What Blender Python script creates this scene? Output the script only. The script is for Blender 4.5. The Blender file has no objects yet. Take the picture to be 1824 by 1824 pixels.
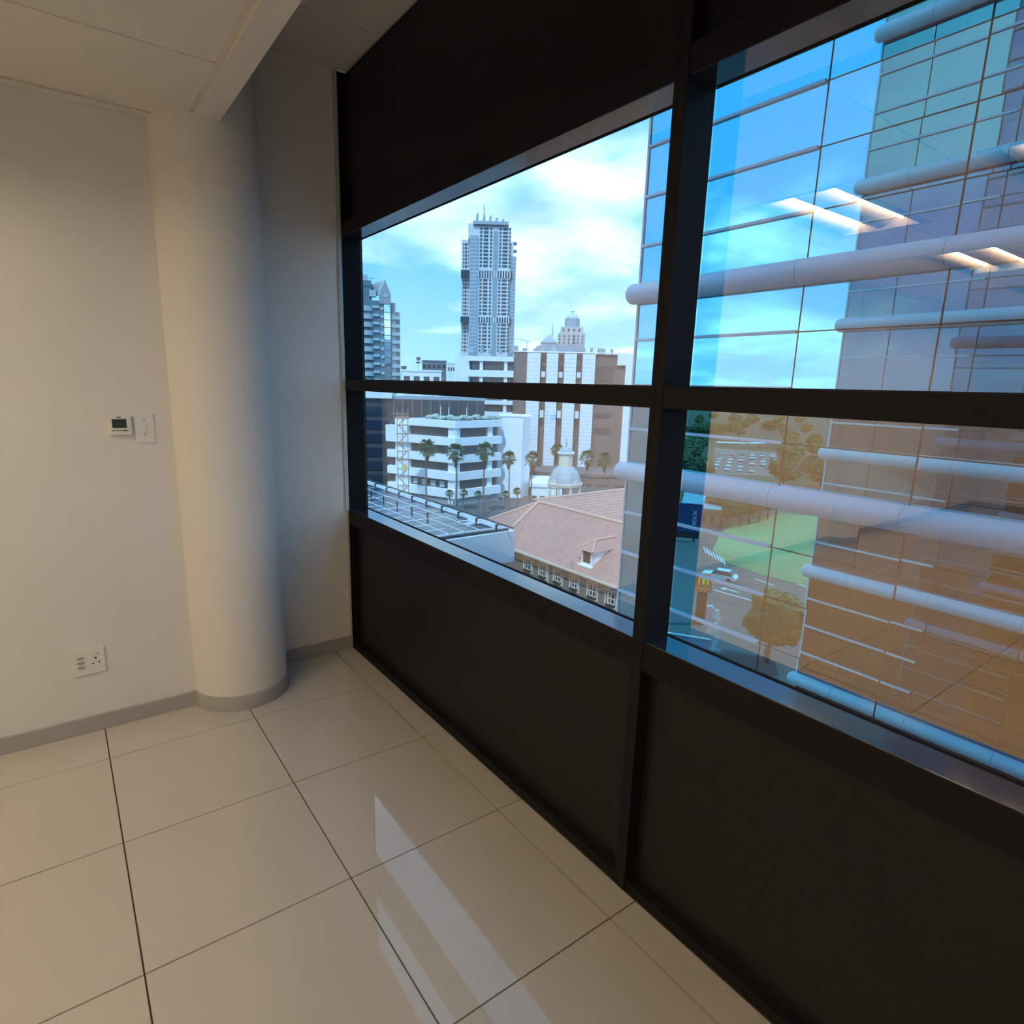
import bpy, bmesh, math, random
from mathutils import Vector, Matrix
random.seed(7)
S = bpy.context.scene
COL = S.collection
PI = math.pi

# ---------------------------------------------------------------- camera
W = 1824.0
F, YAW, PIT, ROL = 1089.281, 0.94191, 0.21621, 0.02449
CAM = Vector((3.39194, -1.35656, 1.61695)); PX, PY = 890.844, 923.413
def _axes():
    cy, sy, cp, sp = math.cos(YAW), math.sin(YAW), math.cos(PIT), math.sin(PIT)
    f = Vector((-sy*cp, cy*cp, -sp)); r = Vector((cy, sy, 0)); u = r.cross(f)
    c, s = math.cos(ROL), math.sin(ROL)
    return c*r + s*u, -s*r + c*u, f
AR, AU, AF = _axes()
cd = bpy.data.cameras.new('camera'); cam = bpy.data.objects.new('camera', cd); COL.objects.link(cam)
cd.sensor_width = 36; cd.lens = F/W*36; cd.shift_x = (W/2-PX)/W; cd.shift_y = (PY-W/2)/W
cd.clip_start = 0.05; cd.clip_end = 6000
cam.matrix_world = Matrix(((AR.x, AU.x, -AF.x, CAM.x), (AR.y, AU.y, -AF.y, CAM.y), (AR.z, AU.z, -AF.z, CAM.z), (0, 0, 0, 1)))
S.camera = cam
S.view_settings.view_transform = 'Standard'; S.view_settings.look = 'None'
S.view_settings.gamma = 1; S.view_settings.use_curve_mapping = False
S.view_settings.exposure = 0.0
S.cycles.sample_clamp_indirect = 6.0
S.cycles.max_bounces = 14; S.cycles.glossy_bounces = 8; S.cycles.transparent_max_bounces = 16; S.cycles.diffuse_bounces = 5

# ---------------------------------------------------------------- sky and sun
wd = bpy.data.worlds.new('sky'); S.world = wd; wd.use_nodes = True
nt = wd.node_tree; nt.nodes.clear()
def N(t, **k):
    n = nt.nodes.new(t)
    for a, b in k.items(): setattr(n, a, b)
    return n
def LK(a, b): nt.links.new(a, b)
tc = N('ShaderNodeTexCoord'); sx = N('ShaderNodeSeparateXYZ'); LK(tc.outputs['Generated'], sx.inputs[0])
zc = N('ShaderNodeMath', operation='MAXIMUM'); LK(sx.outputs['Z'], zc.inputs[0]); zc.inputs[1].default_value = 0.0
za = N('ShaderNodeMath', operation='ADD'); LK(zc.outputs[0], za.inputs[0]); za.inputs[1].default_value = 0.22
dx = N('ShaderNodeMath', operation='DIVIDE'); LK(sx.outputs['X'], dx.inputs[0]); LK(za.outputs[0], dx.inputs[1])
dy = N('ShaderNodeMath', operation='DIVIDE'); LK(sx.outputs['Y'], dy.inputs[0]); LK(za.outputs[0], dy.inputs[1])
cb = N('ShaderNodeCombineXYZ'); LK(dx.outputs[0], cb.inputs[0]); LK(dy.outputs[0], cb.inputs[1]); cb.inputs[2].default_value = 3.7
n1 = N('ShaderNodeTexNoise'); n1.inputs['Scale'].default_value = 1.15; n1.inputs['Detail'].default_value = 8; n1.inputs['Roughness'].default_value = 0.56
n1.inputs['Distortion'].default_value = 0.25; LK(cb.outputs[0], n1.inputs['Vector'])
cr = N('ShaderNodeValToRGB'); LK(n1.outputs['Fac'], cr.inputs[0])
cr.color_ramp.elements[0].position = 0.45; cr.color_ramp.elements[1].position = 0.61
n2 = N('ShaderNodeTexNoise'); n2.inputs['Scale'].default_value = 2.3; n2.inputs['Detail'].default_value = 5; LK(cb.outputs[0], n2.inputs['Vector'])
cc = N('ShaderNodeValToRGB'); LK(n2.outputs['Fac'], cc.inputs[0])
cc.color_ramp.elements[0].position = 0.38; cc.color_ramp.elements[0].color = (0.66, 0.84, 1.15, 1)
cc.color_ramp.elements[1].position = 0.62; cc.color_ramp.elements[1].color = (1.35, 1.42, 1.45, 1)
gr = N('ShaderNodeValToRGB'); LK(zc.outputs[0], gr.inputs[0])
gr.color_ramp.elements[0].position = 0.0; gr.color_ramp.elements[0].color = (0.62, 0.86, 1.12, 1)
gr.color_ramp.elements[1].position = 0.75; gr.color_ramp.elements[1].color = (0.17, 0.55, 1.02, 1)
e = gr.color_ramp.elements.new(0.22); e.color = (0.20, 0.62, 1.12, 1)
mx = N('ShaderNodeMixRGB'); LK(cr.outputs[0], mx.inputs[0]); LK(gr.outputs[0], mx.inputs[1]); LK(cc.outputs[0], mx.inputs[2])
bg = N('ShaderNodeBackground'); LK(mx.outputs[0], bg.inputs[0]); bg.inputs[1].default_value = 1.5
wo = N('ShaderNodeOutputWorld'); LK(bg.outputs[0], wo.inputs[0])
sl = bpy.data.lights.new('sun', 'SUN'); sl.energy = 3.6; sl.angle = 0.03; sl.color = (1, 0.95, 0.88)
so = bpy.data.objects.new('sun', sl); COL.objects.link(so)
so.rotation_euler = Vector((-0.35, 0.46, -0.81)).to_track_quat('-Z', 'Y').to_euler(); so.location = (0, -40, 80)

# ---------------------------------------------------------------- pixel helpers (direction only; distance from what a thing stands on)
def ray(u, v):
    return (AR*((u-PX)/F) + AU*(-(v-PY)/F) + AF).normalized()
def onz(u, v, z):
    d = ray(u, v); return CAM + d*((z-CAM.z)/d.z)
def ony(u, v, y):
    d = ray(u, v); return CAM + d*((y-CAM.y)/d.y)
GZ = -26.0          # street level
YM = 9.88           # mirror glass of the opposite wing
def mz(u, v, z):    # a point on level z seen in that mirror glass
    d = ray(u, v); d = Vector((d.x, -d.y, d.z)); c = Vector((CAM.x, 2*YM-CAM.y, CAM.z)); return c + d*((z-c.z)/d.z)
class Frame:
    """vertical plane through o; local x along xd, y away from the window, z up"""
    def __init__(s, o, xd):
        s.o = Vector(o); s.xd = Vector((xd[0], xd[1], 0)).normalized(); s.yd = Vector((-s.xd.y, s.xd.x, 0)); s.flip = 1
        s.c = CAM; s.m = False
    @classmethod
    def at(cls, u, dist, vp=None, z=None):
        a = ray(u, 684); a = Vector((a.x, a.y, 0)).normalized()
        o = CAM + a*dist; o.z = GZ if z is None else z
        if vp is None: xd = Vector((a.y, -a.x, 0))
        else:
            w = ray(vp, 684); xd = Vector((w.x, w.y, 0))
            if xd.dot(Vector((a.y, -a.x, 0))) < 0: xd = -xd
        return cls(o, xd)
    @classmethod
    def mirrored(cls, o):
        c = Vector((CAM.x, 2*YM-CAM.y, CAM.z)); a = Vector((o[0]-c.x, o[1]-c.y, 0)).normalized()
        f = cls(o, Vector((a.y, -a.x, 0))); f.c = c; f.m = True
        return f
    def P(s, u, v, dy=0.0):
        d = ray(u, v)
        if s.m: d = Vector((d.x, -d.y, d.z))
        t = ((s.o-s.c).dot(s.yd)+dy)/d.dot(s.yd); p = s.c + d*t - s.o
        return p.dot(s.xd), p.z
    def X(s, u, v=684, dy=0.0): return s.P(u, v, dy)[0]
    def Z(s, u, v, dy=0.0): return s.P(u, v, dy)[1]
    def rot(s): return math.atan2(s.xd.y, s.xd.x)

# ---------------------------------------------------------------- materials
MATS = {}
def mat(name, col, rough=0.6, metal=0.0, ior=1.45, var=0.0, scale=8.0, bump=0.0, coat=0.0, emit=None, estr=0.0, coat_rough=0.05):
    if name in MATS: return MATS[name]
    m = bpy.data.materials.new(name); m.use_nodes = True; t = m.node_tree; b = t.nodes['Principled BSDF']
    b.inputs['Base Color'].default_value = (*col, 1); b.inputs['Roughness'].default_value = rough
    b.inputs['Metallic'].default_value = metal; b.inputs['IOR'].default_value = ior
    b.inputs['Coat Weight'].default_value = coat; b.inputs['Coat Roughness'].default_value = coat_rough
    if emit: b.inputs['Emission Color'].default_value = (*emit, 1); b.inputs['Emission Strength'].default_value = estr
    if var or bump:
        tc = t.nodes.new('ShaderNodeTexCoord'); n = t.nodes.new('ShaderNodeTexNoise'); n.inputs['Scale'].default_value = scale; n.inputs['Detail'].default_value = 6
        t.links.new(tc.outputs['Object'], n.inputs['Vector'])
        if var:
            r = t.nodes.new('ShaderNodeValToRGB'); t.links.new(n.outputs['Fac'], r.inputs[0])
            r.color_ramp.elements[0].position = 0.3; r.color_ramp.elements[1].position = 0.7
            r.color_ramp.elements[0].color = (*[c*(1-var) for c in col], 1); r.color_ramp.elements[1].color = (*[min(1, c*(1+var)) for c in col], 1)
            t.links.new(r.outputs[0], b.inputs['Base Color'])
        if bump:
            bp = t.nodes.new('ShaderNodeBump'); bp.inputs['Strength'].default_value = bump; bp.inputs['Distance'].default_value = 0.01
            t.links.new(n.outputs['Fac'], bp.inputs['Height']); t.links.new(bp.outputs[0], b.inputs['Normal'])
    MATS[name] = m; return m
def coat_glass(name, T, Rf, rough=0.0):
    m = bpy.data.materials.new(name); m.use_nodes = True; t = m.node_tree; t.nodes.clear()
    a = t.nodes.new('ShaderNodeBsdfTransparent'); a.inputs[0].default_value = (*T, 1)
    g = t.nodes.new('ShaderNodeBsdfGlossy'); g.inputs[0].default_value = (*Rf, 1); g.inputs['Roughness'].default_value = rough
    s = t.nodes.new('ShaderNodeAddShader'); o = t.nodes.new('ShaderNodeOutputMaterial')
    t.links.new(a.outputs[0], s.inputs[0]); t.links.new(g.outputs[0], s.inputs[1]); t.links.new(s.outputs[0], o.inputs[0])
    MATS[name] = m; return m
def clear_mat():
    m = bpy.data.materials.new('clear glass body'); m.use_nodes = True; t = m.node_tree; t.nodes.clear()
    a = t.nodes.new('ShaderNodeBsdfTransparent'); o = t.nodes.new('ShaderNodeOutputMaterial'); t.links.new(a.outputs[0], o.inputs[0]); return m
def mirror_mat(name, col, base, rough=0.0):
    m = bpy.data.materials.new(name); m.use_nodes = True; t = m.node_tree; b = t.nodes['Principled BSDF']
    b.inputs['Base Color'].default_value = (*col, 1); b.inputs['Metallic'].default_value = 1; b.inputs['Roughness'].default_value = rough
    MATS[name] = m; return m

WALL = mat('wall paint', (0.80, 0.775, 0.73), 0.75, var=0.015, scale=3, bump=0.02)
WALLG = mat('grey white wall paint', (0.74, 0.735, 0.72), 0.75, var=0.015, scale=3)
CEILM = mat('ceiling board', (0.76, 0.71, 0.66), 0.85, var=0.02, scale=25, bump=0.05)
SKIRT = mat('grey skirting', (0.40, 0.385, 0.365), 0.5, var=0.04, scale=5)
TILE = mat('cream porcelain tile', (0.62, 0.575, 0.51), 0.32, ior=1.5, var=0.02, scale=2, coat=1.0, coat_rough=0.01)
GROUT = mat('dark grout', (0.10, 0.075, 0.055), 0.9, var=0.2, scale=30)
FRAME = mat('black satin aluminium', (0.012, 0.0115, 0.013), 0.5, ior=1.18)
PANEL = mat('black laminate panel', (0.0115, 0.0105, 0.0105), 0.45, ior=1.3, var=0.15, scale=60, bump=0.03)
SILLM = mat('polished black sill', (0.02, 0.025, 0.035), 0.10, ior=2.3)
GASK = mat('black gasket', (0.004, 0.004, 0.004), 0.6)
PANE = coat_glass('blue solar glass', (0.47, 0.69, 0.83), (0.40, 0.32, 0.235))
CLEAR = clear_mat()
MIRROR = mirror_mat('cyan mirror glass', (0.24, 0.70, 0.755), 0)
MIRROR2 = mirror_mat('grey mirror glass', (0.115, 0.27, 0.33), 0)
ALU = mat('pale grey aluminium cladding', (0.86, 0.87, 0.93), 0.38, 0.0, var=0.02)
DARK = mat('dark joint', (0.02, 0.025, 0.03), 0.6)
CORE = mat('dark building core', (0.03, 0.035, 0.04), 0.7)
WPLAS = mat('white plastic', (0.82, 0.80, 0.74), 0.35)
BPLAS = mat('dark plastic', (0.03, 0.03, 0.03), 0.4)
LCD = mat('grey green display', (0.045, 0.055, 0.045), 0.2)

# ---------------------------------------------------------------- builders
class MB:
    def __init__(s): s.v = []; s.f = []
    def add(s, vs, fs):
        b = len(s.v); s.v += [tuple(v) for v in vs]; s.f += [tuple(b+i for i in f) for f in fs]; return s
    def box(s, x0, x1, y0, y1, z0, z1):
        if x0 > x1: x0, x1 = x1, x0
        if y0 > y1: y0, y1 = y1, y0
        if z0 > z1: z0, z1 = z1, z0
        return s.add([(x0,y0,z0),(x1,y0,z0),(x1,y1,z0),(x0,y1,z0),(x0,y0,z1),(x1,y0,z1),(x1,y1,z1),(x0,y1,z1)],
                     [(3,2,1,0),(4,5,6,7),(0,1,5,4),(1,2,6,5),(2,3,7,6),(3,0,4,7)])
    def cyl(s, p0, p1, r0, r1=None, n=8):
        r1 = r0 if r1 is None else r1; p0, p1 = Vector(p0), Vector(p1); d = (p1-p0).normalized()
        a = d.orthogonal().normalized(); b = d.cross(a); vs = []
        for p, r in ((p0, r0), (p1, r1)):
            for i in range(n):
                t = 2*PI*i/n; vs.append(p + a*(r*math.cos(t)) + b*(r*math.sin(t)))
        fs = [(i, (i+1) % n, n+(i+1) % n, n+i) for i in range(n)] + [tuple(range(n))[::-1], tuple(range(n, 2*n))]
        return s.add(vs, fs)
    def bar(s, p0, p1, w): return s.cyl(p0, p1, w*0.7, n=4)
    def lathe(s, prof, n=16, c=(0,0,0), a0=0.0, a1=2*PI):
        full = abs(a1-a0-2*PI) < 1e-6; m = n if full else n+1; vs = []; fs = []
        for r, z in prof:
            for i in range(m):
                t = a0+(a1-a0)*i/n; vs.append((c[0]+r*math.cos(t), c[1]+r*math.sin(t), c[2]+z))
        for k in range(len(prof)-1):
            for i in range(n):
                j = (i+1) % m; fs.append((k*m+i, k*m+j, (k+1)*m+j, (k+1)*m+i))
        if full and prof[0][0] > 1e-4: fs.append(tuple(range(m))[::-1])
        if full and prof[-1][0] > 1e-4: fs.append(tuple(range((len(prof)-1)*m, len(prof)*m)))
        return s.add(vs, fs)
    def prism(s, poly, d0, d1, ax='y'):
        """poly of 2D points (x,z) for ax y, (x,y) for ax z, (y,z) for ax x, pushed from d0 to d1"""
        n = len(poly); mk = {'y': lambda p, d: (p[0], d, p[1]), 'z': lambda p, d: (p[0], p[1], d), 'x': lambda p, d: (d, p[0], p[1])}[ax]
        vs = [mk(p, d0) for p in poly]+[mk(p, d1) for p in poly]
        return s.add(vs, [tuple(range(n)), tuple(range(n, 2*n))[::-1]]+[(i, n+i, n+(i+1) % n, (i+1) % n) for i in range(n)])
    def slab(s, pts, t):
        """a planar polygon given thickness t against its normal"""
        p = [Vector(q) for q in pts]; nrm = (p[1]-p[0]).cross(p[2]-p[0]).normalized(); n = len(p)
        vs = p+[q-nrm*t for q in p]
        return s.add(vs, [tuple(range(n)), tuple(range(n, 2*n))[::-1]]+[((i+1) % n, i, n+i, n+(i+1) % n) for i in range(n)])
    def mesh(s, name, m, smooth=False):
        me = bpy.data.meshes.new(name); me.from_pydata(s.v, [], s.f)
        bm = bmesh.new(); bm.from_mesh(me); bmesh.ops.recalc_face_normals(bm, faces=bm.faces); bm.to_mesh(me); bm.free()
        me.materials.append(m)
        if smooth:
            me.polygons.foreach_set('use_smooth', [True]*len(me.polygons))
            try: me.set_sharp_from_angle(angle=0.7)
            except Exception: pass
        return me
    def build(s, name, m, parent=None, smooth=False, bevel=0.0, kind=None):
        o = bpy.data.objects.new(name, s.mesh(name, m, smooth)); COL.objects.link(o)
        if parent: o.parent = parent
        if kind: o['kind'] = kind
        if bevel:
            b = o.modifiers.new('bevel', 'BEVEL'); b.width = bevel; b.segments = 2; b.limit_method = 'ANGLE'
        return o
def inst(name, me, parent=None, loc=(0,0,0), rot=(0,0,0), sc=(1,1,1)):
    o = bpy.data.objects.new(name, me); COL.objects.link(o); o.parent = parent; o.location = loc; o.rotation_euler = rot; o.scale = sc; return o
def tag(o, label, cat, group=None, kind=None):
    o['label'] = label; o['category'] = cat
    if group: o['group'] = group
    if kind: o['kind'] = kind
    return o
def thing(name, label, cat, loc=(0,0,0), rz=0.0, group=None, kind=None):
    o = bpy.data.objects.new(name, None); COL.objects.link(o); o.location = loc; o.rotation_euler = (0, 0, rz); o.empty_display_size = 0.2
    return tag(o, label, cat, group, kind)
def fthing(name, label, cat, fr, group=None):
    return thing(name, label, cat, fr.o, fr.rot(), group)
def box(name, m, parent, *a, bevel=0.0): return MB().box(*a).build(name, m, parent, bevel=bevel)

# ================================================================ THE ROOM
RX1, RY0 = 6.77, -9.5         # right wall, back wall
XN = 0.23                     # near part of the left wall
CZ, UZ, BY = 2.66, 3.16, -0.67  # lower ceiling, raised ceiling by the window, its edge
GY = 0.11                     # glass plane
# floor
fl = MB().box(-0.1, RX1+.1, RY0-.1, 0.12, -0.2, -0.006).build('floor', GROUT)
tag(fl, 'cream polished porcelain tile floor with thin dark grout lines', 'floor', kind='structure')
gx = [0.0]+[0.52+0.6*i for i in range(0, 11)]+[RX1]
gy = [0.0]+[-0.117-0.6*j for j in range(0, 16)]+[RY0]
full = None
for i in range(len(gx)-1):
    for j in range(len(gy)-1):
        x0, x1, y1, y0 = gx[i], gx[i+1], gy[j], gy[j+1]
        g = 0.0024
        w, d = x1-x0-2*g, y1-y0-2*g
        if w < .02 or d < .02: continue
        if abs(w-.6+2*g) < 1e-4 and abs(d-.6+2*g) < 1e-4:
            if full is None: full = MB().box(-w/2, w/2, -d/2, d/2, -.008, 0).mesh('floor_tile', TILE)
            me = full
        else: me = MB().box(-w/2, w/2, -d/2, d/2, -.008, 0).mesh('floor_tile', TILE)
        inst('floor_tile', me, fl, ((x0+x1)/2, (y0+y1)/2, random.uniform(-.0004, .0002)))
# left wall in two depths, with a column at the step
wl = MB().box(-.1, XN, RY0, -.90, 0, UZ+.1).box(-.1, 0, -.90, 0.12, 0, UZ+.1).build('wall_left', WALL)
tag(wl, 'off-white painted wall behind the round column', 'wall', kind='structure')
wr = MB().box(RX1, RX1+.1, RY0, 0.12, 0, UZ+.1).build('wall_right', WALL); tag(wr, 'plain off-white wall closing the right end of the window run', 'wall', kind='structure')
wb = MB().box(-.1, RX1+.1, RY0-.1, RY0, 0, UZ+.1).build('wall_back', WALL); tag(wb, 'plain off-white wall at the far back of the room', 'wall', kind='structure')
def column(cy, label):
    c = thing('round_column', label, 'column', (0.19, cy, 0), group='round columns on the left wall')
    MB().lathe([(.228, 0.0), (.228, UZ)], 64).build('shaft', WALL, c, smooth=True)
    MB().lathe([(.229, 0), (.238, 0), (.238, .072), (.236, .076), (.229, .076)], 64).build('skirting', SKIRT, c, smooth=True)
    return c
column(-.697, 'white round column with grey skirting standing beside the windows')
column(-5.4, 'white round column deeper in the room, mirrored in the window glass')
def skirt(name, label, *a):
    o = MB().box(*a).build(name, SKIRT, bevel=.002); tag(o, label, 'skirting', kind='structure')
skirt('baseboard_left', 'grey skirting along the wall below the socket', XN, XN+.012, RY0, -.90, 0, .076)
skirt('baseboard_recess', 'short grey skirting between the column and the window', 0, .012, -.50, 0, 0, .076)
skirt('baseboard_back', 'grey skirting along the back wall', XN, RX1, RY0, RY0+.012, 0, .076)
skirt('baseboard_right', 'grey skirting along the right wall', RX1-.012, RX1, RY0, 0, 0, .076)
# ceilings
ceil = MB().box(-.1, RX1+.1, RY0-.1, BY-.02, CZ+.13, UZ+.1).box(-.1, RX1+.1, BY-.02, .12, UZ+.012, UZ+.1).build('ceiling', CEILM)
tag(ceil, 'pale suspended ceiling boards with a lowered edge band', 'ceiling', kind='structure')
LIGHTS = [(1.325, -2.40), (2.475, -2.40), (4.85, -2.40), (1.40, -4.55), (3.0, -4.55), (4.85, -4.55), (1.40, -6.75), (3.0, -6.75), (4.85, -6.75)]
rowsy = [-.778, -1.835, -2.965, -3.985, -5.115, -6.185, -7.315, -8.4, RY0]
for j in range(len(rowsy)-1):
    y1, y0 = rowsy[j], rowsy[j+1]
    cut = [l for l in LIGHTS if y0 < l[1] < y1]
    xs = [.292, .89, 1.49, 2.09, 2.69, 3.29, 3.89, 4.49, 5.09, 5.69, 6.29, RX1]
    if cut:
        ed = sorted([(l[0]-.285, l[0]+.285) for l in cut]); seg = []; p = .292
        for a, b in ed:
            n = max(1, round((a-p)/.6))
            for k in range(n): seg.append((p+(a-p)*k/n, p+(a-p)*(k+1)/n))
            p = b
        n = max(1, round((RX1-p)/.6))
        for k in range(n): seg.append((p+(RX1-p)*k/n, p+(RX1-p)*(k+1)/n))
    else: seg = list(zip(xs[:-1], xs[1:]))
    for a, b in seg:
        MB().box(a+.003, b-.003, y0+.003, y1-.003, CZ, CZ+.018).build('ceiling_board', CEILM, ceil, bevel=.003)
MB().box(.28, RX1, -1.83, -.76, CZ+.010, CZ+.03).build('backing_board', CEILM, ceil)
MB().box(XN, .285, RY0, -.775, CZ-.006, CZ+.03).build('edge_trim', CEILM, ceil, bevel=.004)
MB().box(.0, RX1, -.765, BY, CZ-.012, UZ+.05).build('edge_band', CEILM, ceil, bevel=.003)
ux = [0.0, .445, 1.045, 1.645, 2.245, 2.845, 3.445, 4.045, 4.645, 5.245, 5.845, 6.445, RX1]
for a, b in zip(ux[:-1], ux[1:]):
    MB().box(a+.002, b-.002, BY, -.004, UZ, UZ+.014).build('ceiling_board', CEILM, ceil, bevel=.002)
# windows: three bays of 2.25 m
WZ0, WZT0, WZT1, WZ1 = .875, 1.562, 1.620, 2.37
bays = [(0.0, 2.226, 2.270), (2.270, 4.476, 4.520), (4.520, 6.74, 6.77)]
lbl = ['dark framed window overlooking the city tower and red tiled roof', 'dark framed window facing the mirror-glass wing, with ceiling lights reflected',
       'dark framed window bay nearest the right wall']
for k, (x0, x1, x2) in enumerate(bays):
    w = thing('window_%d' % (k+1), lbl[k], 'window', (0, 0, 0), kind='structure')
    # mullion to the right of the bay: a face with a fine groove
    m = MB().box(x1, x1+.014, .0, GY, 0, UZ).box(x1+.017, x2, -.003, GY, 0, UZ).box(x1+.013, x1+.018, .004, GY, 0, UZ)
    m.build('mullion', FRAME, w)
    if k == 0: box('jamb', FRAME, w, -.02, .004, .0, GY+.012, 0, UZ)
    box('transom', FRAME, w, x0+.004*(k == 0), x1, .0, GY+.02, WZT0, WZT1, bevel=.001)
    # lower rail, its polished top, recessed infill panel and foot rail
    box('sill_rail', FRAME, w, x0, x1, .0, GY+.006, .783, WZ0-.004, bevel=.001)
    box('sill', SILLM, w, x0, x1, .004, GY-.006, WZ0-.004, WZ0)
    box('infill_panel', PANEL, w, x0+.03, x1-.03, .040, .075, .035, .775)
    box('panel_surround', GASK, w, x0, x1, .050, .16, .0, .80)
    box('foot_rail', FRAME, w, x0, x1, .004, .16, 0, .036)
    # header with its polished underside and a recessed panel above
    box('header_rail', FRAME, w, x0, x1, .0, GY+.006, WZ1+.004, WZ1+.07, bevel=.001)
    box('soffit', SILLM, w, x0, x1, .004, GY-.006, WZ1, WZ1+.004)
    box('upper_panel', PANEL, w, x0+.03, x1-.03, .040, .075, WZ1+.085, UZ-.03)
    box('upper_surround', GASK, w, x0, x1, .050, .16, WZ1+.06, UZ)
    for nm, z0, z1 in (('lower_pane', WZ0-.004, WZT0), ('upper_pane', WZT1, WZ1+.004)):
        xa, xb = x0-.0, x1+.0
        o = box(nm, PANE, w, xa+.004, xb, GY, GY+.008, z0, z1); o.data.materials.append(CLEAR)
        for pl in o.data.polygons:
            if pl.normal.y > -.5: pl.material_index = 1
    g = MB()
    for z in (WZ0, WZT0-.004, WZT1, WZ1-.004): g.box(x0+.004, x1, GY-.005, GY-.001, z, z+.004)
    g.build('gasket', GASK, w)
tr = MB().box(0.0, .014, -.022, 0.0, WZ0-.01, UZ).box(0, .006, -.012, 0, .076, WZ0-.01).build('trim_1', mat('pale green grey trim', (.50, .54, .52), .5), bevel=.002)
tag(tr, 'slim pale trim strip in the corner between wall and window', 'trim', kind='structure')

# recessed twin-tube ceiling lights
TUBE = mat('lit fluorescent tube', (1, .95, .85), .5, emit=(1.0, .80, .55), estr=53.0)
REFL = mat('white enamel reflector', (.58, .56, .52), .35)
def troffer(x, y, label):
    t = thing('ceiling_light', label, 'ceiling light', (x, y, CZ), group='recessed twin tube ceiling lights')
    L, Wd, H = 1.10, .55, .10
    MB().box(-Wd/2, Wd/2, -L/2, -L/2+.012, 0, H).box(-Wd/2, Wd/2, L/2-.012, L/2, 0, H).box(-Wd/2, -Wd/2+.01, -L/2, L/2, 0, H).box(Wd/2-.01, Wd/2, -L/2, L/2, 0, H).box(-Wd/2, Wd/2, -L/2, L/2, H, H+.012).build('housing', REFL, t)
    MB().box(-Wd/2-.012, Wd/2+.012, -L/2-.012, -L/2, -.006, .004).box(-Wd/2-.012, Wd/2+.012, L/2, L/2+.012, -.006, .004).box(-Wd/2-.012, -Wd/2, -L/2, L/2, -.006, .004).box(Wd/2, Wd/2+.012, -L/2, L/2, -.006, .004).build('frame', REFL, t)
    # three curved reflectors between the tubes
    for c, hw in ((0, .085), (-.215, .045), (.215, .045)):
        m = MB(); n = 10; pts = []
        for i in range(n+1):
            a = PI*i/n; pts.append((c-hw*math.cos(a), .085-.068*math.sin(a)))
        m.prism([(p[0], p[1]) for p in pts]+[(c+hw, .098), (c-hw, .098)], -L/2+.014, L/2-.014)
        m.build('reflector', REFL, t, smooth=True)
    for s in (-.13, .13):
        MB().cyl((s, -L/2+.03, .058), (s, L/2-.03, .058), .0125, n=12).build('tube', TUBE, t, smooth=True)
    return t
for i, (x, y) in enumerate(LIGHTS):
    troffer(x, y, ['recessed ceiling light mirrored large in the glass, nearest the column', 'recessed ceiling light mirrored at the right edge of the glass', 'recessed ceiling light in front of the third window bay',
        'recessed ceiling light mirrored low in the glass, second row from the windows', 'recessed ceiling light in the middle of the second row', 'recessed ceiling light at the right of the second row',
        'recessed ceiling light in the third row near the left wall', 'recessed ceiling light in the middle of the third row', 'recessed ceiling light at the right of the third row'][i])

# wall fittings on the near left wall (x = XN)
t = thing('thermostat', 'small white thermostat with dark display beside the light switch', 'thermostat', (XN, -1.127, 1.403))
box('body', WPLAS, t, 0, .022, -.044, .044, -.043, .043, bevel=.004)
box('display', LCD, t, .0215, .0232, -.029, .025, -.012, .026)
box('groove', BPLAS, t, .0215, .0228, -.032, .033, -.025, -.022)
box('slider', BPLAS, t, .0220, .0245, .012, .024, -.026, -.0215)
box('name_plate', BPLAS, t, .0215, .0226, -.010, .006, .0315, .0355)
t = thing('light_switch', 'white single rocker light switch plate between thermostat and column', 'switch', (XN, -1.033, 1.386))
box('plate', WPLAS, t, 0, .008, -.038, .038, -.063, .063, bevel=.003)
box('rocker', WPLAS, t, .0075, .014, -.009, .007, -.018, .018, bevel=.002)
for z in (.035, -.030): MB().cyl((.0075, 0, z), (.0088, 0, z), .003, n=10).build('screw', mat('steel screw', (.25, .25, .25), .3, 1.0), t)
t = thing('wall_socket', 'white multi-way wall socket low above the skirting', 'socket', (XN, -1.345, .344))
box('plate', WPLAS, t, 0, .010, -.062, .062, -.062, .062, bevel=.003)
for z in (.022, 0, -.022):
    p = MB().lathe([(.0165, 0), (.0165, .002)], 16).mesh('outlet', mat('pale grey plastic', (.45, .43, .4), .4))
    o = inst('outlet', p, t, (.0095, -.030, z), (0, PI/2, 0), (.52, 1, 1))
    for q in (-.007, 0, .007): inst('pin_hole', MB().cyl((0, 0, 0), (0, 0, .0005), .0022, n=8).mesh('pin_hole', BPLAS), o, (0, q, .002))
for y, z, r in ((.026, .014, .005), (.014, -.012, .004), (.038, -.008, .004)): MB().cyl((.0095, y, z), (.0106, y, z), r, n=10).build('pin_hole', BPLAS, t)
box('switch_rocker', WPLAS, t, .0095, .013, .000, .014, .024, .036, bevel=.001)
box('label_strip', mat('pale grey plastic', (.45, .43, .4), .4), t, .0098, .0104, .026, .044, .031, .036)

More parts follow.
